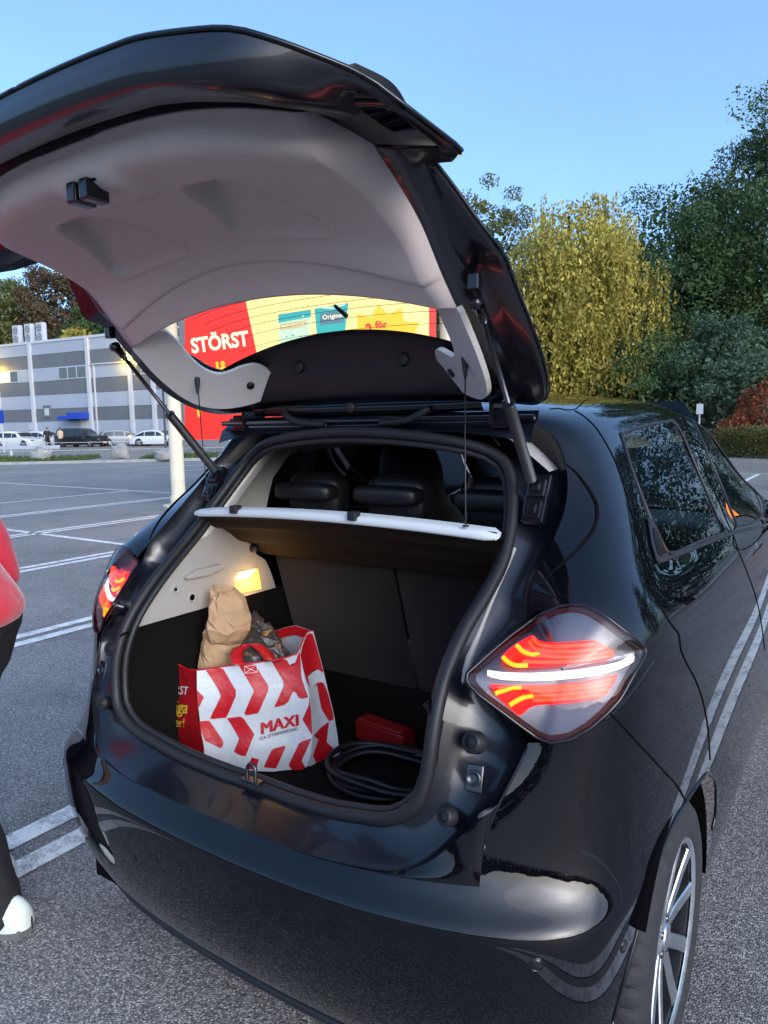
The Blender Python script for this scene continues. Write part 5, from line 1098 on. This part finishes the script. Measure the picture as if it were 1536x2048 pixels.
# boot light in the left trim: a real lamp
bl = [at(u, v, x=-.464) for u, v in ((469, 1189), (476, 1145), (517, 1137), (524, 1178))]
def quad(P, name, m_, par): mb = MB(); mb.add(P, [(0, 1, 2, 3)]); return mb.build(name, m_, par, smooth=False)
L = empty('boot_lamp'); L.parent = car
slab(bl, (1, 0, 0), .02, 'lamp_cover', 'boot_light', L, .003)
slab([at(u, v, x=-.461) for u, v in ((472, 1160), (479, 1146), (512, 1138), (500, 1154))], (1, 0, 0), .003, 'bulb', 'boot_light_hot', L, .001)
pl = bpy.data.lights.new('bulb_light', 'POINT'); pl.energy = .16 * EK; pl.color = (1., .55, .18); pl.shadow_soft_size = .03; po = bpy.data.objects.new('bulb_light', pl); po.location = sum(bl) / 4 + np.array([.035, 0, -.005]); link(po, L)
# rear seat back in two parts, tilted; the fold line between them
def seat_part(x0, x1):
    rr = []
    for t in np.linspace(0, 1, 12):
        y = .15 + .13 * t; z = 1.04 - .42 * t; rr.append([(x, y - .012 * math.sin(math.pi * (x - x0) / (x1 - x0)) ** .4 * math.sin(math.pi * min(1, max(0, t))) ** .4, z) for x in np.linspace(x0, x1, 14)])
    m = MB(); m.grid(np.array(rr), flip=True); top = np.array([[(x, .15, 1.04), (x, .16, 1.06), (x, .22, 1.07), (x, .27, 1.05)] for x in np.linspace(x0, x1, 14)]); m.grid(top, flip=False); return m.build('rear_seat_back', 'seat_cloth', car)
seat_part(-.47, -.005); seat_part(.005, .47)
m = MB(); m.grid(np.array([[(x, .275, .64), (x, .25, .60), (x, .24, .55), (x, .2, .50)] for x in np.linspace(-.46, .46, 12)])); m.build('seat_step', 'carpet', car)
# headrests of the rear seat: soft horizontal pads on posts
def blob(c, d, e=.45, n=18, rot=0):
    """superellipsoid grid"""
    P = []
    for i in range(n + 1):
        f = -math.pi / 2 + math.pi * i / n; row = []
        for j in range(2 * n):
            g = 2 * math.pi * j / (2 * n); pw = lambda v, k: np.sign(v) * abs(v) ** k
            row.append((c[0] + d[0] * pw(math.cos(f), e) * pw(math.cos(g), e), c[1] + d[1] * pw(math.cos(f), e) * pw(math.sin(g), e), c[2] + d[2] * pw(math.sin(f), e)))
        P.append(row)
    m = MB(); m.grid(np.array(P), cv=True); return m
for x, w_ in ((-.36, .115), (-.045, .115), (.30, .115)):
    h = empty('rear_headrest', (x, .2, 1.07)); h.parent = car
    m = blob((0, -.01, .185), (w_, .05, .03), .5); m.build('headrest_roll', 'leather', h); m = blob((.012, .035, .17), (w_ * .92, .05, .075), .55); m.build('headrest_pad', 'leather', h)
    for s in (-.05, .05): m = MB(); m.tube([(s, .02, -.02), (s, .03, .12)], .006, 8); m.build('headrest_post', 'plastic_black', h)
    m = blob((.02, .04, .03), (w_ * .95, .05, .085), .5); m.build('seat_shoulder', 'seat_cloth', h)
# front seats with built-in headrests
for sgn in (-1, 1):
    s = empty('front_seat', (sgn * .37, 1.0, .25)); s.parent = car
    m = MB(); rr = []
    for t, w_, th in ((0, .22, .10), (.25, .24, .11), (.5, .24, .10), (.68, .20, .085), (.78, .135, .07), (.9, .13, .065), (1., .11, .04)):
        y, z = -.02 - .16 * t, .25 + .88 * t; rr.append([(w_ * np.sign(math.cos(a)) * abs(math.cos(a)) ** .6, y + th * np.sign(math.sin(a)) * abs(math.sin(a)) ** .6, z) for a in np.linspace(0, 2 * math.pi, 28, endpoint=False)])
    rr = np.array(spline(rr, 4)); m.grid(rr, cv=True); k0 = len(m.v); top = rr[-1]; m.add(top, [tuple(range(len(top)))]); m.build('seat_back', 'seat_cloth', s)
    m = blob((0, .25, .2), (.25, .28, .09), .5); m.build('seat_cushion', 'seat_cloth', s)
m = blob((0, .62, .52), (.5, .26, .1), .5); m.build('rear_seat_cushion', 'seat_cloth', car)
# dashboard and steering wheel as dark shapes ahead
m = blob((0, 2.05, .85), (.70, .25, .17), .4); m.build('dashboard', 'plastic_black', car)
m = MB(); m.tube([(-.37 + .18 * math.cos(a), 1.62 + .05 * math.sin(a), .95 + .17 * math.sin(a)) for a in np.linspace(0, 2 * math.pi, 32, endpoint=False)], .014, 8, closed=True); m.build('steering_wheel', 'leather', car)
# seat belts at the rear pillars
for sgn in (-1, 1):
    m = MB(); P = spline([(sgn * .54, .35, 1.40), (sgn * .45, .30, 1.28), (sgn * .36, .27, 1.14), (sgn * .30, .26, 1.04)], 6); m.grid(np.array([[p + np.array([sgn * -.022, 0, -.008]), p + np.array([sgn * .022, 0, .008])] for p in P])); m.build('seat_belt', 'plastic_black', car)
# parcel shelf hanging on its strings: dark board, white rear edge, two clips
shelf = empty('parcel_shelf'); shelf.parent = car
def shp(u, t):
    x = .475 * u; y = -.174 + .31 * t - .0 * u; z = 1.217 - .165 * t - .02 * (t > .3) * 0
    return np.array([x, y - .018 * (1 - u * u) * (1 - t), z + .018 * (1 - u * u) * (1 - t)])
m = MB(); m.grid(np.array([[shp(u, t) + np.array([0, 0, -.004 - (.012 * math.sin(t * 9) ** 2 if t > .15 else 0)]) for u in np.linspace(-1, 1, 31)] for t in np.linspace(.04, 1, 24)])); m.build('shelf_underside', 'shelf_board', shelf)
m = MB(); m.grid(np.array([[shp(u, t) + np.array([0, 0, .012]) for u in np.linspace(-1, 1, 31)] for t in np.linspace(.0, 1, 8)])); m.build('shelf_top', 'seat_cloth', shelf)
m = MB(); rr = []
for u in np.linspace(-1.0, 1.0, 41):
    p = shp(u, 0); e = 1 if abs(u) < .97 else .55; rr.append([p + np.array(q) * e for q in ((0, .03, -.006), (0, .0, -.010), (0, -.008, -.009), (0, -.010, -.004), (0, -.009, .007), (0, .0, .012), (0, .05, .012))])
m.grid(np.array(rr)); k0 = len(m.v); m.add(rr[0], [tuple(range(7))]); m.add(rr[-1], [tuple(range(6, -1, -1))]); m.build('shelf_edge', 'shelf_white', shelf)
for u in (-.62, .235): m = MB(); m.box(shp(u, 0) + np.array([0, -.006, .012]), (.024, .026, .022)); m.build('edge_clip', 'plastic_black', shelf, smooth=False, bevel=.003)
for sgn in (-1, 1): m = MB(); m.lathe([(0, -.02), (.012, -.02), (.014, 0), (.009, .012), (0, .014)], (sgn * .462, .045, 1.082), 'x', 14); m.build('shelf_pivot', 'plastic_black', shelf)
# ------------------------------------------------------------------ what lies in the boot
mat('bag_white', (.50, .53, .56), rough=.42, bump=.5, bscale=22, spec=.4)
mat('bag_red', (.48, .009, .015), rough=.4, bump=.5, bscale=22, spec=.4)
mat('print_red', (.44, .006, .014), rough=.42, bump=.5, bscale=22)
mat('print_black', (.02, .02, .025), rough=.5); mat('print_yellow', (.85, .62, .04), rough=.5); mat('print_white', (.8, .8, .8), rough=.5)
mat('kraft', (.44, .27, .145), rough=.8, bump=.6, bscale=35, var=.12, vscale=14)
mat('dark_film', (.045, .036, .034), rough=.35, bump=.7, bscale=45, var=.4, vscale=30)
mat('red_plastic', (.22, .006, .008), rough=.45)
mat('cable_black', (.007, .007, .008), rough=.5)
bag = empty('shopping_bag', (-.22, -.06, .50), 0, 'red and white striped shopping bag standing in the open boot', 'bag')
bag_o = np.array([-.22, -.06, .50])
def zb(x, y): return 340 + x / 4.267, 1160 + y / 4.267
F0 = np.array([-.150, -.124, .502]); Fn = np.array([.66, -.74, .13]); Fn /= np.linalg.norm(Fn)
def F(x, y, lift=0.):
    p = on_plane(*zb(x, y), F0, Fn)
    # soft belly of a filled bag
    return p + Fn * (lift + .006 * math.sin(x * .011) + .004 * math.sin(y * .013 + 1))
front_o = [(228, 770), (440, 745), (580, 722), (720, 705), (860, 690), (990, 665), (1080, 632), (1108, 575), (1120, 700), (1150, 840), (1185, 960), (1200, 1100), (1215, 1330), (1200, 1480), (1165, 1605), (1050, 1642), (900, 1640), (700, 1620), (500, 1590), (290, 1560), (275, 1400), (250, 1150), (232, 930)]
def sheet_poly(fn, pts, lift=0., dens=None):
    """polygon filled with small triangles so that it follows a curved face"""
    bm = bmesh.new(); P = resample([np.array(q, float) for q in pts], max(24, len(pts) * 3), True)
    vs = [bm.verts.new((q[0], q[1], 0)) for q in P]; f = bm.faces.new(vs); bmesh.ops.triangulate(bm, faces=[f])
    for _ in range(4):
        es = [e for e in bm.edges if e.calc_length() > (28 if lift == 0 else 40)]
        if es: bmesh.ops.subdivide_edges(bm, edges=es, cuts=1); bmesh.ops.triangulate(bm, faces=bm.faces[:])
    bm.verts.index_update(); v = [fn(q.co.x, q.co.y, lift) for q in bm.verts]; fs = [tuple(q.index for q in g.verts) for g in bm.faces]; bm.free(); return v, fs
def bpart(fn, pts, lift, name, m_, par=bag):
    v, f = sheet_poly(fn, pts, lift); mb = MB(); mb.add([p - bag_o for p in v], f); return mb.build(name, m_, par, normals=True)
front = bpart(F, front_o, 0, 'front_panel', 'bag_white')
# right gusset folds back from the front edge
ga0, ga1 = F(1108, 575), F(1165, 1605); gb0 = gb1 = None
ge0, ge1 = np.array([1108, 575.]), np.array([1165, 1605.])
def G_(x, y, lift=0.):
    """gusset: photo position -> point between the front edge and the rear edge"""
    t = min(1, max(0, (y - 480) / 1080)); xa = np.interp(y, [575, 700, 840, 960, 1330, 1605], [1108, 1120, 1150, 1185, 1215, 1165]); xb = np.interp(y, [432, 740, 1150, 1500], [1222, 1302, 1400, 1452]); s = min(1.05, max(0, (x - xa) / max(1, xb - xa)))
    pa = F(xa, y); q = at(*zb(x, y), y=pa[1] + (.0 - pa[1]) * s); return q + np.array([.8, -.55, 0]) * (lift - .012 * math.sin(math.pi * s))
gus_o = [(1108, 578), (1150, 500), (1190, 440), (1222, 434), (1260, 580), (1302, 740), (1350, 950), (1400, 1150), (1430, 1330), (1450, 1500), (1300, 1560), (1168, 1605), (1200, 1480), (1215, 1330), (1200, 1100), (1185, 960), (1150, 840), (1120, 700)]
gus = bpart(G_, gus_o, 0, 'side_gusset', 'bag_white')
# left end panel, red
H0 = F(228, 770); Hn = np.array([-.22, -.97, .1]); Hn /= np.linalg.norm(Hn)
def H_(x, y, lift=0.): return on_plane(*zb(x, y), H0, Hn) + Hn * (lift + .004 * math.sin(y * .012))
left_o = [(228, 772), (232, 930), (250, 1150), (275, 1400), (290, 1560), (60, 1480), (-10, 1300), (20, 1150), (42, 1000), (60, 850), (82, 722), (120, 745), (170, 765)]
lefp = bpart(H_, left_o, 0, 'end_panel', 'bag_red')
# back panel with its red binding, seen inside the mouth
bk = [at(*zb(*q), y=yy) for q, yy in (((82, 722), -.22), ((270, 682), -.14), ((420, 640), -.06), ((600, 560), .01), ((780, 480), .03), ((880, 440), .03), ((980, 405), .03), ((1070, 386), .025), ((1160, 415), .015), ((1222, 434), .005))]
rr = [[p - bag_o for p in bk], [p - bag_o - np.array([0, 0, .02]) for p in bk], [p - bag_o - np.array([.0, -.004, .12]) for p in bk], [np.array([p[0], p[1] + .01, .505]) - bag_o for p in bk]]
m = MB(); m.grid(np.array(rr)); m.build('back_panel', 'bag_white', bag)
m = MB(); m.grid(np.array([[p - bag_o + np.array([.004, -.006, .001]), p - bag_o + np.array([.004, -.006, -.028])] for p in bk])); m.build('rim_binding', 'bag_red', bag)
rimF = [(82, 722), (150, 760), (228, 770), (440, 745), (580, 722), (720, 705), (860, 690), (990, 665), (1080, 632), (1108, 575), (1150, 500), (1190, 440), (1222, 434)]
m = MB(); m.tube([(H_(x, y) if x < 228 else F(x, y) if x < 1110 else G_(x, y)) - bag_o for x, y in rimF], .0022, 6); m.build('rim_edge', 'bag_red', bag)
# printed chevrons, cross and lettering
RED = [[(305, 772), (440, 746), (575, 960), (480, 1180), (335, 1196), (440, 980)], [(582, 722), (716, 706), (850, 915), (755, 1130), (625, 1156), (720, 935)], [(234, 935), (292, 995), (249, 1085)],
       [(865, 693), (988, 668), (1048, 785), (1085, 660), (1108, 590), (1122, 840), (1180, 995), (1108, 1020), (1058, 935), (1000, 1060), (888, 1090), (978, 885)],
       [(252, 1207), (330, 1201), (460, 1390), (440, 1440), (300, 1372), (262, 1290)], [(485, 1185), (616, 1160), (720, 1310), (645, 1500), (545, 1468), (592, 1350)],
       [(800, 1590), (870, 1440), (992, 1414), (905, 1610)], [(1012, 1580), (1105, 1385), (1212, 1343), (1120, 1540), (1163, 1602), (1050, 1638)], [(1130, 1190), (1186, 1060), (1190, 985), (1203, 1110), (1214, 1328)],
       [(660, 1600), (700, 1500), (760, 1520), (735, 1612)]]
for q in RED: bpart(F, q, .002, 'printed_chevron', 'print_red', front)
for q in ([(1112, 640), (1140, 560), (1180, 470), (1215, 445), (1258, 590), (1300, 745), (1312, 800), (1225, 735), (1190, 580), (1155, 560), (1150, 700), (1200, 930), (1160, 850)], [(1215, 930), (1262, 890), (1310, 870), (1345, 960), (1395, 1150), (1400, 1190), (1362, 1212), (1300, 1110), (1262, 900)], [(1225, 1330), (1300, 1268), (1362, 1215), (1345, 1400), (1398, 1440), (1370, 1532), (1255, 1568), (1222, 1500), (1290, 1330)]):
    bpart(G_, q, .002, 'printed_chevron', 'print_red', gus)
def lettering(txt, fn, c, wd, ang, m_, par, bold=.02, shear=0., name='lettering', hs=1.):
    v, f = text_mesh(txt, 1., 0., shear); xs = [p[0] for p in v]; k = wd / (max(xs) - min(xs)); ca, sa = math.cos(ang), math.sin(ang); mb = MB()
    for q in ((-1.5, -.5, .5, 1.5) if bold else (0,)):                # heavier strokes: the letter printed with a slight spread
        mb.add([fn(c[0] + k * ((x + q * bold) * ca + y * hs * sa), c[1] + k * ((x + q * bold) * sa - y * hs * ca), .0035 + .0004 * q) - bag_o for x, y, z in v], f)
    return mb.build(name, m_, par, smooth=False)
lettering('MAXI', F, (930, 1238), 335, -.21, 'print_red', front, .035, .18)
lettering('ICA STORMARKNAD', F, (930, 1312), 335, -.235, 'print_black', front, .012)
for t, c, w_, m_ in (('RST', (98, 945), 105, 'print_white'), ('åga', (105, 1085), 125, 'print_yellow'), ('ter!', (90, 1215), 105, 'print_yellow')): lettering(t, H_, c, w_, .1, m_, lefp, .035, hs=1.5)
# stitched square and the carrying loop that leans over the load
sq = [(635, 735), (740, 722), (748, 785), (640, 795)]; m = MB()
for a, b in ((0, 1), (1, 2), (2, 3), (3, 0), (0, 2), (1, 3)): m.tube([F(*sq[a], .003) - bag_o, F(*sq[b], .003) - bag_o], .0007, 4)
m.build('stitching', 'print_white', bag)
hp = [at(*zb(*q), y=yy) for q, yy in (((540, 725), -0.225), ((515, 660), -0.215), ((530, 590), -0.185), ((600, 562), -0.155), ((680, 560), -0.135), ((750, 610), -0.135), ((810, 690), -0.155), ((850, 690), -0.175))]
hp = spline(hp, 5); m = MB(); m.grid(np.array([[p - bag_o, p - bag_o + np.array([.012, .03, -.004]), p - bag_o + np.array([.014, .034, -.008])] for p in hp])); hd = m.build('carry_handle', 'bag_red', bag); sm2 = hd.modifiers.new('t', 'SOLIDIFY'); sm2.thickness = .003
# paper sack and dark crumpled wrapper sticking out of the mouth
def crumple(axis_pts, radii, seed, n=17, amp=.2, squash=.6, step=2):
    """crumpled tube: every corner pushed in or out, left faceted"""
    rnd = random.Random(seed); A = spline([np.array(p) for p in axis_pts], step); Rr = [q[0] for q in spline([np.array([r]) for r in radii], step)]; rows_ = []
    for i, (p, r) in enumerate(zip(A, Rr)):
        row = []; t = i / (len(A) - 1)
        for j in range(n):
            a = 2 * math.pi * (j + .5 * (i % 2) + rnd.uniform(-.25, .25)) / n; rr_ = r * (1 + amp * rnd.uniform(-1, 1) + .12 * math.sin(3 * a + 4 * t)); e = np.array([.66, .62, 0]) * math.cos(a) * rr_ * 1.1 + np.array([.62, -.66, .15]) * math.sin(a) * rr_ * squash
            row.append(p + e + np.array([0, 0, rnd.uniform(-1, 1) * .012 + (.02 * rnd.uniform(-1, 1) if i == len(A) - 1 else 0)]))
        rows_.append(row)
    return np.array(rows_)
pb = [at(*zb(*q), y=yy) for q, yy in (((410, 880), -0.175), ((400, 700), -0.175), ((420, 560), -0.165), ((470, 430), -0.165), ((490, 300), -0.160), ((480, 190), -0.155), ((475, 110), -0.150), ((470, 70), -0.145))]
ps = crumple(pb, (.050, .048, .052, .062, .060, .052, .040, .03), 5, n=13, amp=.16, step=2)
m = MB(); m.grid(ps, cv=True); sack = m.build('paper_sack', 'kraft', None, label='crumpled brown paper sack sticking up out of the striped shopping bag', cat='paper bag', smooth=False)
pb = [at(*zb(*q), y=yy) for q, yy in (((820, 800), -0.105), ((800, 660), -0.095), ((760, 540), -0.075), ((730, 440), -0.055), ((700, 360), -0.045), ((690, 315), -0.045))]
m = MB(); m.grid(crumple(pb, (.075, .075, .065, .05, .034, .02), 11, n=12, amp=.18, squash=.5, step=2), cv=True); m.build('crumpled_wrapper', 'dark_film', None, label='dark crumpled plastic wrapper beside the paper sack in the shopping bag', cat='wrapper', smooth=False)
# red box and black charging cable on the boot floor
m = MB(); c = np.array([-.035, .135, .535]); m.box(c, (.19, .06, .06), -.12); m.box(c + np.array([0, -.005, .034]), (.175, .05, .01), -.12); rb_ = m.build('red_box', 'red_plastic', None, smooth=False, bevel=.005, label='long red plastic box at the back of the boot floor', cat='box')
pts = []
for k in range(150):
    a = k * .18; r = .13 + .018 * math.sin(k * .11) + .012 * math.sin(k * .37); pts.append((.10 + 1.15 * r * math.cos(a) + .01 * math.sin(k * .05), -.04 + r * math.sin(a), .514 + .0003 * k * (.8 + .2 * math.sin(a * 3)) + .006 * math.sin(a * 2.3)))
m = MB(); m.tube(spline(pts[::2], 2), .0085, 8); m.build('charging_cable', 'cable_black', None, label='black charging cable coiled on the boot floor', cat='cable')
# ================================================================== people
mat('skin', (.45, .27, .20), rough=.55); mat('hair', (.03, .022, .018), rough=.7); mat('red_fleece', (.58, .025, .05), rough=.9, bump=1.0, bscale=16, sheen=.4); mat('dark_trousers', (.010, .010, .013), rough=.8, bump=1.0, bscale=14); mat('shoe_white', (.62, .68, .62), rough=.6, var=.1, vscale=20); mat('shoe_green', (.10, .38, .28), rough=.6); mat('shoe_sole', (.12, .12, .12), rough=.8); mat('black_coat', (.012, .012, .013), rough=.8); mat('beige_coat', (.55, .42, .30), rough=.85)
def skin_mesh(name, joints, bones, m_, parent=None, sub=2, root=None, **k):
    """joints: name -> (xyz, radius); grows one continuous surface round the bones"""
    ks = list(joints); ix = {q: i for i, q in enumerate(ks)}; me = bpy.data.meshes.new(name); me.from_pydata([joints[q][0] for q in ks], [(ix[a], ix[b]) for a, b in bones], []); me.materials.append(MAT[m_]); o = bpy.data.objects.new(name, me); link(o, parent)
    md = o.modifiers.new('skin', 'SKIN'); md.use_smooth_shade = True; sk_ = me.skin_vertices[0].data
    for q in ks: r = joints[q][1]; sk_[ix[q]].radius = (r, r) if not hasattr(r, '__len__') else r; sk_[ix[q]].use_root = (q == (root or ks[0]))
    s = o.modifiers.new('sub', 'SUBSURF'); s.levels = sub; s.render_levels = sub
    dg = bpy.context.evaluated_depsgraph_get(); me2 = bpy.data.meshes.new_from_object(o.evaluated_get(dg)); o.modifiers.clear(); o.data = me2; bpy.data.meshes.remove(me); me2.name = name
    for p in me2.polygons: p.use_smooth = True
    tag(o, **k); return o
def person(loc, rz, label, coat, trousers, shoe, stride=.18, arm=.12, hem=.90, scale=1., detail=True, group=None, lean=0., bend=.04):
    """walking figure facing local +y, 1.76 m tall"""
    st = stride
    ly = lambda z: lean * max(0, z - .95)          # forward lean of the upper body
    def leaned(D): return {k: ((v[0][0], v[0][1] + ly(v[0][2]) + (.0), v[0][2]), v[1]) for k, v in D.items()}
    hip, kn = .93, .50
    J = {'pelvis': ((0, 0, .96), (.15, .11)), 'waist': ((0, .0, 1.10), (.14, .10)), 'chest': ((0, .01, 1.30), (.17, .115)), 'neck0': ((0, .0, 1.46), (.09, .075)), 'neck': ((0, .01, 1.52), .055), 'chin': ((0, .03, 1.58), (.065, .075)), 'head': ((0, .025, 1.67), (.078, .095)), 'crown': ((0, .01, 1.74), (.06, .07))}
    B = [('pelvis', 'waist'), ('waist', 'chest'), ('chest', 'neck0'), ('neck0', 'neck'), ('neck', 'chin'), ('chin', 'head'), ('head', 'crown')]
    sides = {}
    for s, n in ((1, 'r'), (-1, 'l')):
        f = st * s; J['hip' + n] = ((s * .095, 0, .90), .095); J['kn' + n] = ((s * .10, f * .55 + bend, .50), .062); J['an' + n] = ((s * .10, f - (.03 if f < 0 else 0), .10), .042); J['toe' + n] = ((s * .115, f + .13, .04), .035)
        B += [('pelvis', 'hip' + n), ('hip' + n, 'kn' + n), ('kn' + n, 'an' + n), ('an' + n, 'toe' + n)]
        g_ = -arm * s; J['sh' + n] = ((s * .19, 0, 1.42), .062); J['el' + n] = ((s * .245, g_ * .5 - .02, 1.14), .045); J['wr' + n] = ((s * .25, g_ + .06, .90), .030); J['pa' + n] = ((s * .25, g_ + .08, .83), (.022, .038))
        B += [('neck0', 'sh' + n), ('sh' + n, 'el' + n), ('el' + n, 'wr' + n), ('wr' + n, 'pa' + n)]
        if detail:
            for q, (dy, ln_) in enumerate(((-.03, .062), (-.011, .072), (.010, .07), (.028, .055))):
                J[f'f{q}{n}'] = ((s * .25, g_ + .085 + dy, .785), .0095); J[f'g{q}{n}'] = ((s * .243, g_ + .085 + dy * 1.1, .785 - ln_ * .6), .0088); J[f'h{q}{n}'] = ((s * .232, g_ + .085 + dy * 1.1, .785 - ln_), .0075); B += [('pa' + n, f'f{q}{n}'), (f'f{q}{n}', f'g{q}{n}'), (f'g{q}{n}', f'h{q}{n}')]
            J['t0' + n] = ((s * .245, g_ + .125, .82), .011); J['t1' + n] = ((s * .238, g_ + .14, .785), .0095); B += [('pa' + n, 't0' + n), ('t0' + n, 't1' + n)]
    body = skin_mesh('person', leaned(J), B, 'skin', None, 2 if detail else 1, 'pelvis', label=label, cat='person', group=group)
    # trousers
    T = {'pelvis': ((0, 0, .97), (.165, .125)), 'top': ((0, 0, 1.04), (.155, .115))}; Bt = [('pelvis', 'top')]
    for s, n in ((1, 'r'), (-1, 'l')):
        f = st * s; T['h' + n] = ((s * .095, .01, .88), .104); T['m' + n] = ((s * .102, f * .3 + bend * .6, .68), .092); T['k' + n] = ((s * .10, f * .55 + bend, .48), .082); T['c' + n] = ((s * .10, f * .8 + bend * .45, .28), .078); T['a' + n] = ((s * .105, f + .0, .075), .066); T['z' + n] = ((s * .108, f + .005, .035), .062); Bt += [('pelvis', 'h' + n), ('h' + n, 'm' + n), ('m' + n, 'k' + n), ('k' + n, 'c' + n), ('c' + n, 'a' + n), ('a' + n, 'z' + n)]
    tm_ = MB(); sides_ = {}
    for s, n in ((1, 'r'), (-1, 'l')):
        ch = [((s * .07, 0, .93), .09)] + [T[q + n] for q in 'hmkca'] + [((s * .106, st * s, .045), .064)]; P_ = spline([np.array(c[0]) for c in ch], 5); R_s = [q[0] for q in spline([np.array([c[1] if not hasattr(c[1], '__len__') else c[1][0]]) for c in ch], 5)]
        R_s = [r * (1 + .05 * math.sin(k * 1.9) + .03 * math.sin(k * 4.1 + s)) for k, r in enumerate(R_s)]; tm_.tube(P_, R_s, 18)
    tm_.tube([(0, 0, .84), (0, 0, .88), (0, 0, .93)], [.09, .125, .11], 22)
    tm_.build('trousers', trousers, body)
    C_ = {'hem': ((0, 0, hem), (.205, .175)), 'rib': ((0, 0, hem + .07), (.20, .17)), 'waist': ((0, .0, 1.12), (.185, .14)), 'chest': ((0, .01, 1.30), (.20, .145)), 'top': ((0, .0, 1.46), (.115, .095)), 'col': ((0, .0, 1.52), (.075, .075))}; Bc_ = [('hem', 'rib'), ('rib', 'waist'), ('waist', 'chest'), ('chest', 'top'), ('top', 'col')]
    for s, n in ((1, 'r'), (-1, 'l')): g_ = -arm * s; C_['s' + n] = ((s * .20, 0, 1.41), .085); C_['e' + n] = ((s * .255, g_ * .5 - .02, 1.14), .070); C_['w' + n] = ((s * .258, g_ + .05, .93), .052); Bc_ += [('top', 's' + n), ('s' + n, 'e' + n), ('e' + n, 'w' + n)]
    skin_mesh('jacket', leaned(C_), Bc_, coat, body, 2, 'waist')
    for s in (1, -1):
        f = st * s; m = MB(); rr = []
        for t, w_, h in ((-.108, .006, .05), (-.10, .026, .08), (-.07, .042, .105), (-.02, .046, .115), (.05, .05, .085), (.11, .052, .065), (.16, .045, .05), (.19, .02, .03)): rr.append([(s * .11 + w_ * math.cos(a), f + t, max(.022, .022 + (h - .022) * math.sin(a))) for a in np.linspace(0, math.pi, 13)])
        rr = np.array(spline(rr, 3)); m.grid(rr, flip=True); m.build('shoe', shoe, body, normals=True); m = MB(); sole = [(s * .11 + w_, f + t, 0) for t, w_ in ((-.105, .0), (-.09, .036), (-.02, .048), (.06, .054), (.14, .052), (.2, .02))] + [(s * .11 - w_, f + t, 0) for t, w_ in ((.2, .02), (.14, .052), (.06, .054), (-.02, .048), (-.09, .036))]; m.prism(sole, (0, 0, .026)); m.build('shoe_sole', 'shoe_sole', body, smooth=False)
    m = MB(); P = []
    for i in range(10):
        f = math.pi / 2 * (1 - i / 9 * 1.25); P.append([(.085 * math.cos(f) * math.cos(g_), .0 + .105 * math.cos(f) * math.sin(g_) - .012 * i / 9, 1.685 + .085 * math.sin(f)) for g_ in np.linspace(0, 2 * math.pi, 24, endpoint=False)])
    m.grid(np.array(P), cv=True, flip=True); m.v = [(x, y + ly(1.67), z) for x, y, z in m.v]; m.build('hair', 'hair', body)
    if detail:
        HL = ly(1.67)
        for s in (1, -1):
            m = MB(); m.lathe([(0, .012), (.011, .006), (.012, 0), (0, -.004)], (s * .03, .112 + HL, 1.665), 'y', 10); m.build('eye', 'shoe_white', body); m = MB(); m.grid(np.array([[(s * (.082 + .012 * math.sin(a)), HL + .01 + .02 * math.cos(b), 1.655 + .032 * math.sin(b)) for a in (0, 1, 2)] for b in np.linspace(0, 6.28, 12)])); m.build('ear', 'skin', body)
        m = MB(); m.prism([(-.014, .115 + HL, 1.635), (.014, .115 + HL, 1.635), (.006, .118 + HL, 1.675), (-.006, .118 + HL, 1.675)], (0, .02, -.006)); m.build('nose', 'skin', body, bevel=.006); m = MB(); m.box((0, .113 + HL, 1.605), (.045, .012, .010)); m.build('mouth', 'red_fleece', body, bevel=.003)
    body.location = loc; body.rotation_euler = (0, 0, rz); body.scale = (scale,) * 3; return body
pc = np.array([-.94, -.47, 0]) - .150 * np.array([.83, .56, 0])
person(pc, R_(118), 'person in a red fleece and dark trousers walking at the left edge beside the car', 'red_fleece', 'dark_trousers', 'shoe_white', .10, .02, .86, lean=.65, bend=.10)
person(gpos(95, 61), AW + 1.2, 'small figure all in black walking between the parked white and black cars', 'black_coat', 'dark_trousers', 'shoe_sole', .22, .15, .80, 1., False, 'people at the parked cars')
person(gpos(121, 61), AW + .3, 'small figure in a beige coat at the back of the black off-road car', 'beige_coat', 'dark_trousers', 'shoe_sole', .05, .1, .80, .98, False, 'people at the parked cars')
